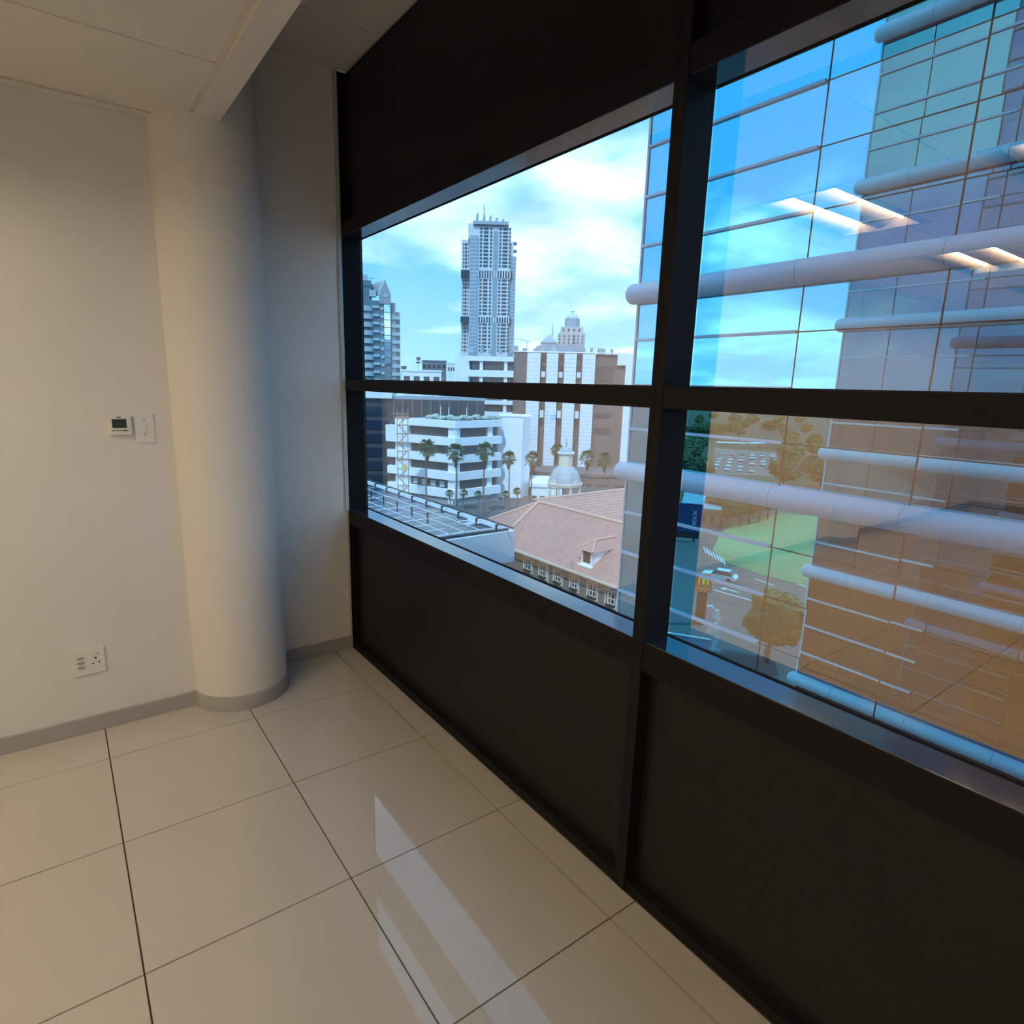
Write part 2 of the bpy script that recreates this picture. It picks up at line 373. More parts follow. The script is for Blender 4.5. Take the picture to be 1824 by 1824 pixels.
# ================================================================ OUR OWN OUTER WALL and the WING OPPOSITE
ZT = [3.70+4.08*k for k in range(-4, 6)]            # levels of the tubular ledges
X0 = -6.80
def glass_front(par, ysurf, sgn, cols, zlo, zhi, material, tilt):
    """panels in rows of 1.02 m between the tubular ledges; sgn = outward direction along y"""
    z = ZT[0]
    rows = []
    while z < zhi:
        if z+1.02 > zlo: rows.append((z, z+1.02))
        z += 1.02
    for (a, b) in cols:
        for (z0, z1) in rows:
            w, h = b-a-.03, z1-z0-.025
            me = MB().box(-w/2, w/2, -.012, .012, -h/2, h/2).mesh('glass_panel', material)
            inst('glass_panel', me, par, ((a+b)/2, ysurf-sgn*.012, (z0+z1)/2), (random.gauss(0, tilt), 0, random.gauss(0, tilt)))
def tube_run(par, y, sgn, breaks, zs):
    R = .225
    for z in zs:
        for k, (a, b) in enumerate(zip(breaks[:-1], breaks[1:])):
            m = MB(); n = 18
            prof = [(R, 0), (R, b-a-.012)]
            if k == 0:
                prof = [(R*math.sin(t), R*.75*(1-math.cos(t))-0.0) for t in [PI/2*i/7 for i in range(8)]]+[(R, b-a-.012)]
                prof[0] = (.001, 0)
            m.lathe(prof, 28)
            o = m.build('tubular_ledge', ALU, par, smooth=True); o.location = (a, y, z); o.rotation_euler = (0, PI/2, 0)
        m = MB()
def rails(par, ysurf, sgn, spans):
    for z in ZT:
        for k in (1, 2, 3):
            for a, b in spans:
                box('rail', ALU, par, a, b, ysurf, ysurf+sgn*.06, z+1.02*k-.02, z+1.02*k+.035, bevel=.004)
# opposite wing
wing = thing('office_wing', 'mirror-glass office wing with pale tubular ledges opposite the window', 'building', (0, 0, 0))
box('core', DARK, wing, X0+.02, 9.0, YM+.02, 24, GZ, 26)
cols = [(X0, -2.91), (-2.91, -.65), (-.65, 1.60), (1.60, 3.85), (3.85, 6.10), (6.10, 8.35)]
glass_front(wing, YM, -1, cols, -5.6, 11.8, MIRROR, .0008)
box('upper_glazing', MIRROR, wing, X0, 8.35, YM, YM+.02, ZT[0]+1.02*24, 26); box('lower_glazing', MIRROR2, wing, X0, 8.35, YM, YM+.02, GZ, -5.7)
tube_run(wing, YM-.12, -1, [X0-.25, -2.93, -.65, 1.60, 3.85, 6.10, 8.35], ZT[1:6])
rails(wing, YM, -1, [(X0-.03, -2.95)])
box('corner_post', ALU, wing, X0-.05, X0, YM-.03, YM+.10, -12, 26)
# our own building around the room, extended unseen upward and rightward to block sun
own = thing('wall_outer', 'mirror-glass outer wall of our own building with tubular ledges', 'wall', (0, 0, 0), kind='structure')
MB().box(X0+.03, -.21, -16, .12, GZ, 42).box(-.21, -.11, -16, .11, GZ, 42).box(-.12, 45, -16, .12, UZ+.12, 42).box(-.12, 45, -16, .12, GZ, -.22).box(RX1+.12, 45, -16, .12, -.22, UZ+.12).build('core', CORE, own)
ocols = [(X0, -5.45), (-5.45, -3.18), (-3.18, -.91), (-.91, -.22)]
glass_front(own, .17, 1, ocols, -7.6, 14.0, MIRROR2, .0010)
box('upper_glazing', MIRROR2, own, X0, 44.9, .13, .16, 14.2, 42); box('lower_glazing', MIRROR2, own, X0, 44.9, .13, .16, GZ, -8.0)
box('spandrel', MIRROR2, own, -.2, 44.9, .13, .165, UZ+.13, 14.2); box('spandrel', MIRROR2, own, -.2, 44.9, .13, .165, -8.0, -.22)
tube_run(own, .29, 1, [X0-.25, -5.45, -3.18, -.91, 1.36, 3.63, 5.9, 8.17], ZT[1:8])
rails(own, .17, 1, [(X0-.03, -3.25)])
box('corner_post', ALU, own, X0-.05, X0, .05, .20, -14, 42)

# ================================================================ THE CITY THROUGH THE LEFT WINDOW
def facade_boxes(m, rects, d0, d1):
    for a, b, z0, z1 in rects: m.box(a, b, d0, d1, z0, z1)
    return m
WHITE = mat('white render', (.80, .82, .84), .7, var=.03, scale=.3)
WHITE2 = mat('white cladding', (.74, .77, .80), .6, var=.03, scale=.5)
BROWN = mat('brown brick cladding', (.165, .135, .14), .8, var=.10, scale=.6)
BGLASS = mat('dark brown glazing', (.075, .072, .085), .25, ior=1.5)
NGLASS = mat('dark blue glazing', (.02, .035, .06), .12, ior=1.5)
TGLASS = mat('tower window glass', (.05, .08, .11), .2, ior=1.5)
TOWER = mat('tower concrete', (.60, .62, .64), .75, var=.03, scale=.1)
SLATE = mat('blue grey roof sheet', (.33, .38, .43), .55, var=.05, scale=.3)
STEEL = mat('grey steel', (.20, .22, .25), .45, .6)
DSTEEL = mat('dark steel', (.035, .04, .045), .5, .3)
ASPH = mat('asphalt', (.105, .105, .11), .9, var=.15, scale=.05)
gnd = MB().box(-1400, 500, -900, 1500, GZ-1, GZ).build('ground', ASPH); tag(gnd, 'grey asphalt street level far below the windows', 'ground', kind='structure')

# ---- tall residential tower, far away
fr = Frame.at(868, 600)
T = fthing('residential_tower', 'tallest pale high-rise with rows of small windows and roof fins', 'tower', fr)
def q(X, Y): return fr.P(800+X/5.365, 350+Y/5.365)          # from a close look at the tower
def qx(X, Y=800): return q(X, Y)[0]
def qz(Y, X=360): return q(X, Y)[1]
D = 34.0
main = MB().box(qx(195), qx(580), 0, D, 0, qz(290)).box(qx(420), qx(460), -.2, 1, 0, qz(400))
main.build('main_block', TOWER, T)
MB().box(qx(113), qx(197), 6, D, 0, qz(405)).box(qx(176), qx(230), 3, D-4, qz(405), qz(255)).build('side_block', TOWER, T)
box('corner_bay', mat('pale blue tower glass', (.24, .33, .40), .25, ior=1.5), T, qx(195), qx(275), -1.6, 3, 0, qz(380))
box('end_bay', MATS['pale blue tower glass'], T, qx(582), qx(636), 2, D-3, 0, qz(560))
box('end_frame', TOWER, T, qx(580), qx(610), 3, D-4, qz(560), qz(425))
box('penthouse', TOWER, T, qx(230), qx(540), 3, D-4, qz(290), qz(262))
box('roof_slab', SLATE, T, qx(222), qx(556), -2.5, D-2, qz(272), qz(240))
box('centre_slot', MATS['pale blue tower glass'], T, qx(416), qx(462), -.3, 1, 0, qz(330))
wm = MB()
zones = [(290, 700), (782, 1150), (1206, 1520)]
for y0, y1 in zones:
    n = int((y1-y0)/35.5)
    for k in range(n):
        Y = y0+18+k*35.5; z = qz(Y); h = 1.05
        for a, b in ((290, 311), (324, 368), (384, 404), (472, 491), (504, 552), (564, 580)):
            wm.box(qx(a), qx(b), -.16, .3, z-h, z+h)
        for a, b in ((128, 138), (146, 166), (176, 184)):
            if Y > 430: wm.box(qx(a), qx(b), 5.84, 6.3, z-h, z+h)
wm.build('window', TGLASS, T, kind='stuff')
bm_ = MB(); wb_ = MB()
for y0, y1 in ((708, 778), (1152, 1204)):
    bm_.box(qx(112), qx(600), -.2, D-1, qz(y1), qz(y0))
    for k in range(16):
        x = qx(200+k*25); wb_.box(x, x+1.1, -.6, .2, qz(y1), qz(y0))
bm_.build('sky_floor', NGLASS, T); wb_.build('sky_floor_pier', TOWER, T, kind='stuff')
fb = MB()
for Y in range(400, 1510, 36): fb.box(qx(194), qx(277), -1.75, 2, qz(Y)-.25, qz(Y)+.25); fb.box(qx(581), qx(638), 1.8, 6, qz(Y)-.25, qz(Y)+.25) if Y > 560 else None
fb.build('floor_edge', TOWER, T, kind='stuff')
for X, yt in ((258, 150), (322, 165), (381, 172), (440, 184), (499, 195)):
    MB().prism([(qx(X-15), qz(238)), (qx(X+15), qz(238)), (qx(X+14), qz(yt)), (qx(X-6), qz(yt+14))], 2, 4).build('roof_fin', SLATE, T)
MB().cyl((qx(322), 6, qz(240)), (qx(322), 6, qz(62)), .55, .25, n=6).build('mast', STEEL, T)
for z in (420, 495, 570): box('side_balcony', SLATE, T, qx(600), qx(642), 6, 16, qz(z)-.2, qz(z)+.8)

# ---- glass office tower at the left edge of the window
fr2 = Frame.at(690, 320)
T = fthing('glass_office_tower', 'blue glass office block with steep gable at the left window edge', 'building', fr2)
def q2(X, Y): return fr2.P(630+X/7.295, 470+Y/7.295)
x2 = lambda X: q2(X, 900)[0]
z2 = lambda Y: q2(350, Y)[1]
GB = mat('teal glass cladding', (.10, .17, .21), .2, ior=1.5, var=.15, scale=.15); GL = mat('pale teal spandrel', (.34, .44, .48), .4, var=.05, scale=.2); GD = mat('grey blue cladding', (.22, .28, .32), .5)
box('body', GB, T, x2(-260), x2(480), 0, 30, 0, z2(480)); box('shoulder', GD, T, x2(480), x2(548), 1.0, 28, 0, z2(495)); box('outer_shoulder', GD, T, x2(548), x2(604), 2.0, 26, 0, z2(612))
box('roof_block', GB, T, x2(-260), x2(240), 2, 26, z2(480), z2(215))
MB().prism([(x2(340), z2(520)), (x2(340), z2(420)), (x2(418), z2(212)), (x2(490), z2(395)), (x2(490), z2(520))], -1.5, 1.0).build('gable', GD, T)
MB().slab([(x2(340), -1.5, z2(420)), (x2(418), -1.5, z2(212)), (x2(230), 14, z2(215)), (x2(170), 14, z2(345))], .6).build('gable_roof', SLATE, T)
o = MB().cyl((x2(423), -1.7, z2(412)), (x2(423), -1.2, z2(412)), 1.0, n=14).build('round_window', GL, T)
MIRR3 = mirror_mat('bright mirror strip', (.75, .92, .95), 0, .02)
ys = [525, 628, 728, 828, 928, 1025, 1122, 1220, 1298]
for a, b in zip(ys[:-1], ys[1:]):
    o = box('strip_pane', MIRR3, T, x2(400), x2(478), -1.0, -.8, z2(b)+.15, z2(a)-.15); 
for k in range(10):
    Y = 590+k*105
    m = MB().lathe([(3.2, -1.15), (3.6, -1.15), (3.6, 1.15), (3.2, 1.15)], 14, (x2(160), 0.4, z2(Y)), PI, 2*PI); m.build('balcony_band', GL, T, smooth=True)
    box('spandrel', GL, T, x2(250), x2(338), -.7, .2, z2(Y-10), z2(Y-45)); box('spandrel', GL, T, x2(350), x2(394), -.5, .2, z2(Y+5), z2(Y-30))
    box('spandrel', GL, T, x2(486), x2(600), .6, 1.4, z2(Y+20), z2(Y-25)) if k > 0 else None
box('roof_screen', GL, T, x2(215), x2(298), -.8, 3, z2(430), z2(345)); box('roof_rail', GL, T, x2(95), x2(285), -.5, 0, z2(200), z2(190)); box('plant_room', GL, T, x2(100), x2(190), 4, 9, z2(215), z2(130))

# ---- domed tower and pyramid roof
fr3 = Frame.at(1018, 560)
T = fthing('domed_tower', 'stepped hotel tower crowned by a small glass dome', 'tower', fr3)
q3 = lambda X, Y: fr3.P(800+X/5.365, 350+Y/5.365)
x3 = lambda X: q3(X, 1300)[0]
z3 = lambda Y: q3(1170, Y)[1]
STONE = mat('pale pink stone', (.52, .47, .47), .8, var=.06, scale=.2)
c3 = x3(1172)
for nm, a, b, y0, y1, d in (('base_tier', 1036, 1300, 1500, 1305, 20), ('middle_tier', 1062, 1276, 1305, 1245, 17)):
    w_ = (x3(b)-x3(a))/2; MB().box(c3-w_, c3+w_, -d/2+10, d/2+10, z3(y0) if nm != 'base_tier' else 0, z3(y1)).build(nm, STONE, T)
MB().lathe([((x3(1245)-x3(1100))/2, z3(1245)), ((x3(1245)-x3(1100))/2, z3(1160)), ((x3(1235)-x3(1110))/2, z3(1150))], 12, (c3, 10, 0)).build('drum', SLATE, T)
Rd = (x3(1235)-x3(1112))/2
MB().lathe([(Rd*math.cos(a), z3(1150)+Rd*.75*math.sin(a)) for a in [PI/2*i/6 for i in range(7)]], 16, (c3, 10, 0)).build('dome', mat('pale dome glass', (.5, .6, .66), .25), T, smooth=True)
MB().cyl((c3, 10, z3(1112)), (c3, 10, z3(1082)), .3, n=6).box(c3-1.8, c3+1.8, 9.6, 10.4, z3(1092), z3(1084)).build('finial', STEEL, T)
w3 = MB()
for k in range(6):
    for r in range(3):
        X = 1052+k*44; w3.box(x3(X), x3(X+12), -.15, .3, z3(1345+r*32), z3(1325+r*32)) if abs(X-1170) > 16 else w3.box(x3(X), x3(X+22), -.15, .3, z3(1345+r*32), z3(1325+r*32))
for k in range(4): w3.box(x3(1084+k*50), x3(1100+k*50), 1.35, 1.7, z3(1290), z3(1262))
w3.build('window', BGLASS, T, kind='stuff')
for s in (-1, 1): box('turret', STONE, T, c3+s*8.6-1.6, c3+s*8.6+1.6, 0.4, 4, z3(1310), z3(1288))
T = fthing('pyramid_roof_hall', 'pale pyramid roof with slim spire left of the domed tower', 'building', Frame.at(982, 540))
fr3b = Frame.at(982, 540); xb = lambda X: fr3b.P(800+X/5.365, 600)[0]; zb = lambda Y: fr3b.P(982, 350+Y/5.365)[1]
ca = xb(955); hw = (xb(1035)-xb(872))/2
MB().lathe([(hw*1.38, zb(1400)), (hw*1.38, zb(1388)), (.3, zb(1312))], 4, (ca, 10, 0), PI/4, PI/4+2*PI).build('roof', SLATE, T)
MB().cyl((xb(985), 10, zb(1330)), (xb(985), 10, zb(1205)), .7, .15, n=6).build('spire', SLATE, T)
box('hall_wall', STONE, T, ca-hw*.95, ca+hw*.95, 10-hw*.9, 10+hw*.9, 0, zb(1398))
frg = Frame.at(1000, 480)
T = fthing('low_slate_roof', 'long grey roof with two small gables in front of the domed tower', 'building', frg)
xg = lambda X: frg.P(800+X/5.365, 620)[0]; zg = lambda Y: frg.P(1000, 350+Y/5.365)[1]
MB().prism([(xg(812), zg(1500)), (xg(830), zg(1440)), (xg(905), zg(1412)), (xg(1270), zg(1412)), (xg(1305), zg(1450)), (xg(1305), zg(1500))], 0, 14).build('roof', SLATE, T)
for X in (905, 1000): MB().prism([(xg(X-38), zg(1490)), (xg(X), zg(1415)), (xg(X+40), zg(1490))], -2, 2).build('gable', mat('pale grey gable', (.48, .5, .53), .7), T)
box('hall_wall', STONE, T, xg(815), xg(1302), 1, 13, 0, zg(1495))

# ---- distant crane, sign and low blocks
frc = Frame.at(932, 700); T = fthing('tower_crane', 'tiny white construction crane right of the tallest tower', 'crane', frc)
xc = lambda X: frc.P(800+X/5.365, 610)[0]; zc_ = lambda Y: frc.P(930, 350+Y/5.365)[1]
PALE = mat('pale painted steel', (.6, .68, .75), .5)
MB().cyl((xc(745), 0, 0), (xc(745), 0, zc_(1375)), .8, n=4).build('mast', PALE, T); MB().cyl((xc(630), 0, zc_(1358)), (xc(780), 0, zc_(1385)), .6, n=4).build('jib', PALE, T)
MB().cyl((xc(690), 0, zc_(1366)), (xc(690), 0, zc_(1400)), .35, n=4).build('hook_cable', PALE, T)
frl = Frame.at(750, 420)
def low(name, label, x0, x1, y0, y1, dist, m, mw, nwin):
    f = Frame.at((x0+x1)/2, dist); T = fthing(name, label, 'building', f)
    a, b = f.X(x0, y1), f.X(x1, y1); z1_, z0_ = f.Z((x0+x1)/2, y0), 0
    box('block', m, T, a, b, 0, 14, z0_, z1_); box('parapet', m, T, a-.3, b+.3, -.3, 14.3, z1_, z1_+.8)
    for k in range(nwin):
        w = (b-a)/nwin; box('window', mw, T, a+w*(k+.2), a+w*(k+.8), -.12, .2, z1_-4.5, z1_-2.2)
    return T, f
low('dark_flat_block', 'dark flat-roofed block behind the long white wall', 752, 795, 644, 676, 430, mat('dark grey block', (.13, .15, .18), .7), NGLASS, 5)
low('small_striped_block', 'small pale block with dark window bands beside the white tiled wing', 797, 810, 648, 676, 420, WHITE2, BGLASS, 3)
low('long_white_wall_block', 'long low white building right of the glass office block', 716, 786, 662, 700, 300, WHITE, BGLASS, 4)
low('far_grey_block', 'small grey block between glass office block and roof sign', 715, 724, 654, 676, 440, mat('dark grey block', (.13, .15, .18), .7), NGLASS, 1)
frs = Frame.at(745, 405); T = fthing('roof_sign', 'small purple square roof sign above a dark strip', 'sign', frs)
box('panel', mat('purple sign', (.22, .10, .28), .5), T, frs.X(742), frs.X(749), 0, .5, frs.Z(745, 642), frs.Z(745, 636)); box('strip', BPLAS, T, frs.X(741), frs.X(749), 0, .5, frs.Z(745, 647), frs.Z(745, 644.5))
box('post', PALE, T, frs.X(744), frs.X(746), .1, .4, 0, frs.Z(745, 642))

# ---- brown and white tiled hotel block
frh = Frame.at(965, 195)
T = fthing('hotel_block', 'brown office block with four tall white tiled piers', 'building', frh)
xh = lambda u: frh.P(u, 690)[0]
zh = lambda v: frh.P(980, v)[1]
box('left_wing', WHITE2, T, xh(811), xh(836), 0, 22, 0, zh(637))
box('wing_core', BROWN, T, xh(836), xh(914), 1.0, 22, 0, zh(636))
for a, b in ((637, 646), (662, 674), (690, 698), (716, 723), (736, 746)): box('wing_band', WHITE2, T, xh(833), xh(914), -1.0, 1.2, zh(b), zh(a))
for u0, u1, a, b in ((840, 852, 647, 661), (862, 896, 647, 661), (901, 914, 647, 661), (842, 854, 675, 690), (862, 896, 675, 690), (902, 914, 675, 690), (878, 891, 724, 742), (902, 911, 724, 740)):
    box('wing_window', BGLASS, T, xh(u0), xh(u1), -.2, 1.05, zh(b), zh(a))
for u in (854, 897): box('wing_pier', WHITE2, T, xh(u), xh(u+6), -.6, 1.1, zh(746), zh(637))
box('centre_block', BROWN, T, xh(914), xh(1057), 0, 24, 0, zh(628))
for u0, u1 in ((938, 961), (972, 992), (1003, 1024), (1035, 1057)):
    p = box('tiled_pier', WHITE2, T, xh(u0), xh(u1), -2.2, .3, zh(848), zh(630))
    j = MB()
    for k in range(30): j.box(xh(u0)-.03, xh(u1)+.03, -2.23, .2, zh(848)+1.22*k+.9, zh(848)+1.22*k+.98)
    j.build('tile_joint', mat('grey joint', (.38, .42, .46), .8), p, kind='stuff')
for u in (963, 994, 1026):
    for a, b in ((631, 643), (651, 661), (718, 730), (744, 756)):
        box('slot_window', BGLASS, T, xh(u), xh(u+7), -.3, .2, zh(b), zh(a))
    box('slot_panel', WHITE2, T, xh(u), xh(u+7), -.5, .2, zh(744), zh(731))
    box('slot_panel', WHITE2, T, xh(u), xh(u+7), -.5, .2, zh(672), zh(662))
box('right_block', BROWN, T, xh(1057), xh(1127), .6, 24, 0, zh(629))
box('corner_strip', WHITE2, T, xh(1112), xh(1131), -.4, 24, 0, zh(628)); box('corner_header', WHITE2, T, xh(1097), xh(1120), -.3, 2, zh(648), zh(629))
for a, b in ((650, 680), (733, 742), (760, 771)): box('band_window', BGLASS, T, xh(1062), xh(1092), .4, .8, zh(b), zh(a))
box('roof_parapet', WHITE2, T, xh(914), xh(1120), -.2, 1, zh(628), zh(626))
pm = MB()
for k in range(14): x = xh(828+k*20+random.uniform(-4, 4)); h = random.uniform(.8, 2.2); pm.box(x, x+random.uniform(.6, 2.4), 4, 7, zh(630), zh(628)+h)
pm.build('roof_plant', SLATE, T, kind='stuff')
low('brown_podium', 'low brown podium behind the cupola', 943, 1115, 848, 905, 172, BROWN, BGLASS, 6)
low('white_podium_band', 'low white building with open bays left of the cupola', 944, 1000, 868, 905, 150, WHITE, BGLASS, 4)

# ---- dark building behind the white banded block
frd = Frame.at(755, 168)
T = fthing('dark_office_block', 'dark slab block rising behind the white banded offices', 'building', frd)
xd_ = lambda u: frd.P(u, 720)[0]; zd_ = lambda v: frd.P(755, v)[1]
box('body', BGLASS, T, xd_(600), xd_(863), 0, 16, 0, zd_(712)); box('roof_edge', WHITE2, T, xd_(600), xd_(698), -.8, 8, zd_(711), zd_(700))
box('roof_deck', SLATE, T, xd_(698), xd_(868), 2, 16, zd_(712), zd_(706))
for k in range(10): box('pilaster', BROWN, T, xd_(700+k*16.5), xd_(700+k*16.5)+.4, -.25, .1, 0, zd_(713))
for k in range(6): box('window_band', NGLASS, T, xd_(602), xd_(690), -.2, .1, zd_(742+k*24), zd_(726+k*24))
for u in (705, 740, 775, 815): box('roof_unit', WHITE2, T, xd_(u), xd_(u+14), 5, 9, zd_(708), zd_(703))

# ---- white banded offices with a blank stair block
frw = Frame.at(813, 138, vp=-910); frw2 = Frame(frw.o, (0, 0)) if False else None
o_ = frw.o
T = fthing('white_banded_offices', 'white five-storey offices with dark ribbon windows behind the palms', 'building', frw)
xw = lambda u: frw.P(u, 780)[0]; zw = lambda v: frw.P(813, v)[1]
w_r = ray(2130, 684); r2 = Vector((w_r.x, w_r.y, 0)).normalized()
fr_r = Frame(o_, r2)
rl = fr_r.rot()-frw.rot()
RW = thing('right_face_pivot', '', '', (0, 0, 0)) if False else None
xr = lambda u: fr_r.P(u, 780)[0]
ca_, sa_ = math.cos(rl), math.sin(rl)
def rbox(nm, m, parent, x0, x1, y0, y1, z0, z1):
    """a box laid along the right-hand face, in the frame of the left face"""
    o = MB().box(x0, x1, y0, y1, z0, z1).build(nm, m, parent); o.rotation_euler = (0, 0, rl); return o
XL, XR_ = xw(728), xr(893)
band = [(750, 763), (780.5, 795), (812, 826), (842.5, 857), (874, 889)]
# inner body of dark glazing, then bands wrapped round the corner
poly = [(xw(690), 1.0), (-.2, 1.0), (-.2+(XR_-.5)*ca_-1.0*sa_, (XR_-.5)*sa_+1.0*ca_), ((XR_-.5)*ca_-16*sa_, (XR_-.5)*sa_+16*ca_), (xw(690), 18)]
MB().prism(poly, 0, zw(756), 'z').build('glazed_body', BGLASS, T)
for k, (a, b) in enumerate(band):
    m = MB(); z0, z1 = zw(b), zw(a)
    pl = [(xw(690 if k else 728), -.2), (0, -.2), (XR_*ca_+.2*sa_, XR_*sa_-.2*ca_), (XR_*ca_-1.3*sa_, XR_*sa_+1.3*ca_), (-.1, 1.3), (xw(690 if k else 728), 1.3)]
    m.prism(pl, z0, z1, 'z'); m.build('white_band', WHITE, T)
box('corner_pier', WHITE, T, xw(797), 0.0, .25, 1.6, 0, zw(752)); 
rbox('corner_pier', WHITE, T, 0, xr(815), .2, 1.5, 0, zw(752))
rbox('end_pier', WHITE, T, xr(871), xr(879), .3, 1.5, 0, zw(752))
box('base_wall', mat('grey plinth', (.30, .33, .34), .8), T, xw(690), 0, .3, 2, 0, zw(892)); rbox('base_wall', MATS['grey plinth'], T, 0, XR_, .3, 2, 0, zw(892))
box('left_panel', WHITE2, T, xw(690), xw(728), -.6, 1.5, zw(796), zw(765))
box('left_stair_wall', WHITE2, T, xw(703), xw(728), .2, 2, 0, zw(752))
for k in range(4): box('blind', mat('pale blind', (.4, .45, .47), .8), T, xw(731+k*16), xw(731+k*16)+1.4, .85, 1.02, zw(872), zw(862))
box('roof_deck', SLATE, T, xw(728), -.5, 1, 12, zw(756), zw(750))
frs2 = Frame.at(912, 150); T = fthing('blank_white_block', 'blank white windowless block beside the banded offices', 'building', frs2)
xs_ = lambda u: frs2.P(u, 800)[0]; zs_ = lambda v: frs2.P(912, v)[1]
MB().prism([(xs_(886), 0), (xs_(930), 0), (xs_(945), 4), (xs_(945), 14), (xs_(886), 14)], 0, zs_(742), 'z').build('block', WHITE, T)
box('coping', WHITE2, T, xs_(885.5), xs_(930.5), -.15, .4, zs_(742.5), zs_(740.5)); box('door', BPLAS, T, xs_(893), xs_(898.5), -.1, .3, 0, zs_(890))

# roof-terrace bushes and poles
BUSH = mat('pale silver shrub', (.36, .42, .38), .9, var=.3, scale=2); 
def blob(rng, r, n=2, squash=.8):
    bm = bmesh.new(); bmesh.ops.create_icosphere(bm, subdivisions=n, radius=r)
    for v in bm.verts: v.co *= rng.uniform(.72, 1.2); v.co.z *= squash
    vs = [tuple(v.co) for v in bm.verts]; fs = [tuple(x.index for x in f.verts) for f in bm.faces]; bm.free(); return vs, fs
rng = random.Random(3)
bl = []
for k in range(3):
    m = MB()
    for j in range(4):
        vs, fs = blob(rng, .75, 2); o = (rng.uniform(-.8, .8), rng.uniform(-.4, .4), .55+rng.uniform(0, .3)); m.add([(a+o[0], b+o[1], c+o[2]) for a, b, c in vs], fs)
    bl.append(m.mesh('roof_bush', BUSH))
for i, u in enumerate((768, 778, 789, 800, 812, 826, 838, 850, 863, 874, 884)):
    if u < 813: p = Vector((frw.P(u, 748, 1.6)[0], 1.6, 0)); wpt = frw.o + frw.xd*p.x + frw.yd*p.y
    else: wpt = fr_r.o + r2*fr_r.P(u, 748, 1.6)[0] + fr_r.yd*1.6
    o = inst('roof_bush', bl[i % 3], None, (wpt.x, wpt.y, GZ+zw(750.5)), (0, 0, i), (1, 1, .75+.25*(i % 2)))
    tag(o, 'silvery shrub on the white office roof terrace, %s from the left' % 'first second third fourth fifth sixth seventh eighth ninth tenth eleventh'.split()[i], 'shrub', 'shrubs along the white roof terrace')
for u, v in ((785, 726), (799, 727), (831, 727)):
    a = frw if u < 813 else fr_r; wpt = a.o + a.xd*a.P(u, 748, 2.5)[0] + a.yd*2.5
    o = MB().cyl((0, 0, 0), (0, 0, zw(v)-zw(750)), .10, .07, n=8).cyl((0, 0, 0), (0, 0, .2), .25, n=8).build('roof_pole', WHITE2); o.location = (wpt.x, wpt.y, GZ+zw(750))
    tag(o, {785: 'leftmost thin white pole on the white office roof', 799: 'middle white pole on the white office roof', 831: 'rightmost white pole on the white office roof'}[u], 'pole', 'poles on the white office roof')

# ---- scaffold stair tower
frk = Frame.at(716, 134); T = fthing('scaffold_stair', 'rusty orange scaffold stair tower at the left of the white offices', 'scaffold', frk)
RUST = mat('rusty scaffold tube', (.42, .24, .17), .7); MESHM = mat('scaffold netting', (.5, .47, .44), .9)
xk = lambda u: frk.P(u, 800)[0]; zk = lambda v: frk.P(716, v)[1]
xa, xb_ = xk(708), xk(727)
for x in (xa, xb_, (xa+xb_)/2):
    for y in (0, 1.6): MB().cyl((x, y, 0), (x, y, zk(730)), .07, n=6).build('standard', RUST, T)
lv = [742+i*15.6 for i in range(11)]
for i, v in enumerate(lv):
    MB().cyl((xa-.2, 0, zk(v)), (xb_+.2, 0, zk(v)), .06, n=6).cyl((xa-.2, 1.6, zk(v)), (xb_+.2, 1.6, zk(v)), .06, n=6).build('ledger', RUST, T)
    if i < len(lv)-1:
        s = 1 if i % 2 else -1; m_ = (xa+xb_)/2; MB().cyl((m_-s*.9, .3, zk(v)), (m_+s*.9, .3, zk(lv[i+1])), .10, n=6).build('stair_flight', RUST, T)
box('top_platform', RUST, T, xk(703), xk(730), -.2, 1.8, zk(746), zk(744)); box('top_guard', RUST, T, xk(703), xk(728), -.15, -.08, zk(738), zk(736)); box('notice', mat('yellow notice', (.75, .6, .2), .6), T, xk(716), xk(725), -.3, -.2, zk(837), zk(827))

# ---- palms
TRUNK = mat('palm trunk', (.20, .15, .12), .9, var=.2, scale=1); FROND = mat('palm frond', (.085, .12, .055), .6, var=.35, scale=.8); SKIRTP = mat('dry palm skirt', (.24, .17, .11), .9, var=.3, scale=1)
def palm_crown(seed):
    r = random.Random(seed); m = MB()
    for k in range(46):
        az = r.uniform(0, 2*PI); el = r.uniform(-.75, 1.35); d = Vector((math.cos(az)*math.cos(el), math.sin(az)*math.cos(el), math.sin(el)))
        L = r.uniform(.85, 1.15); tip = d*L; side = d.cross(Vector((0, 0, 1))).normalized(); up = side.cross(d)
        m.bar((0, 0, 0), tip, .02)
        for j in range(9):
            a = (j-4)/4*1.25; v = (d*math.cos(a)+side*math.sin(a)); e = tip+v*r.uniform(.75, .95); e.z -= .22+.15*abs(a); mid = tip+v*.42
            w = (side*math.cos(a)-d*math.sin(a))*.075
            m.add([tip, mid+w, e, mid-w, mid+up*.03], [(0, 1, 4), (1, 2, 4), (2, 3, 4), (3, 0, 4)])
    return m.mesh('crown', FROND)
def palm_skirt(seed):
    r = random.Random(seed); m = MB()
    for k in range(60):
        az = r.uniform(0, 2*PI); h = r.uniform(0, 1); R = .62*(1-h)+.18; p = Vector((math.cos(az)*.15, math.sin(az)*.15, -.15-h*1.1)); e = Vector((math.cos(az)*R, math.sin(az)*R, p.z-.75)); s = Vector((-math.sin(az), math.cos(az), 0))*.11
        m.add([p-s, p+s, e+s*.6, e-s*.6, (p+e)/2+Vector((math.cos(az), math.sin(az), 0))*.06], [(0, 1, 4), (1, 2, 4), (2, 3, 4), (3, 0, 4)])
    return m.mesh('dead_frond_skirt', SKIRTP)
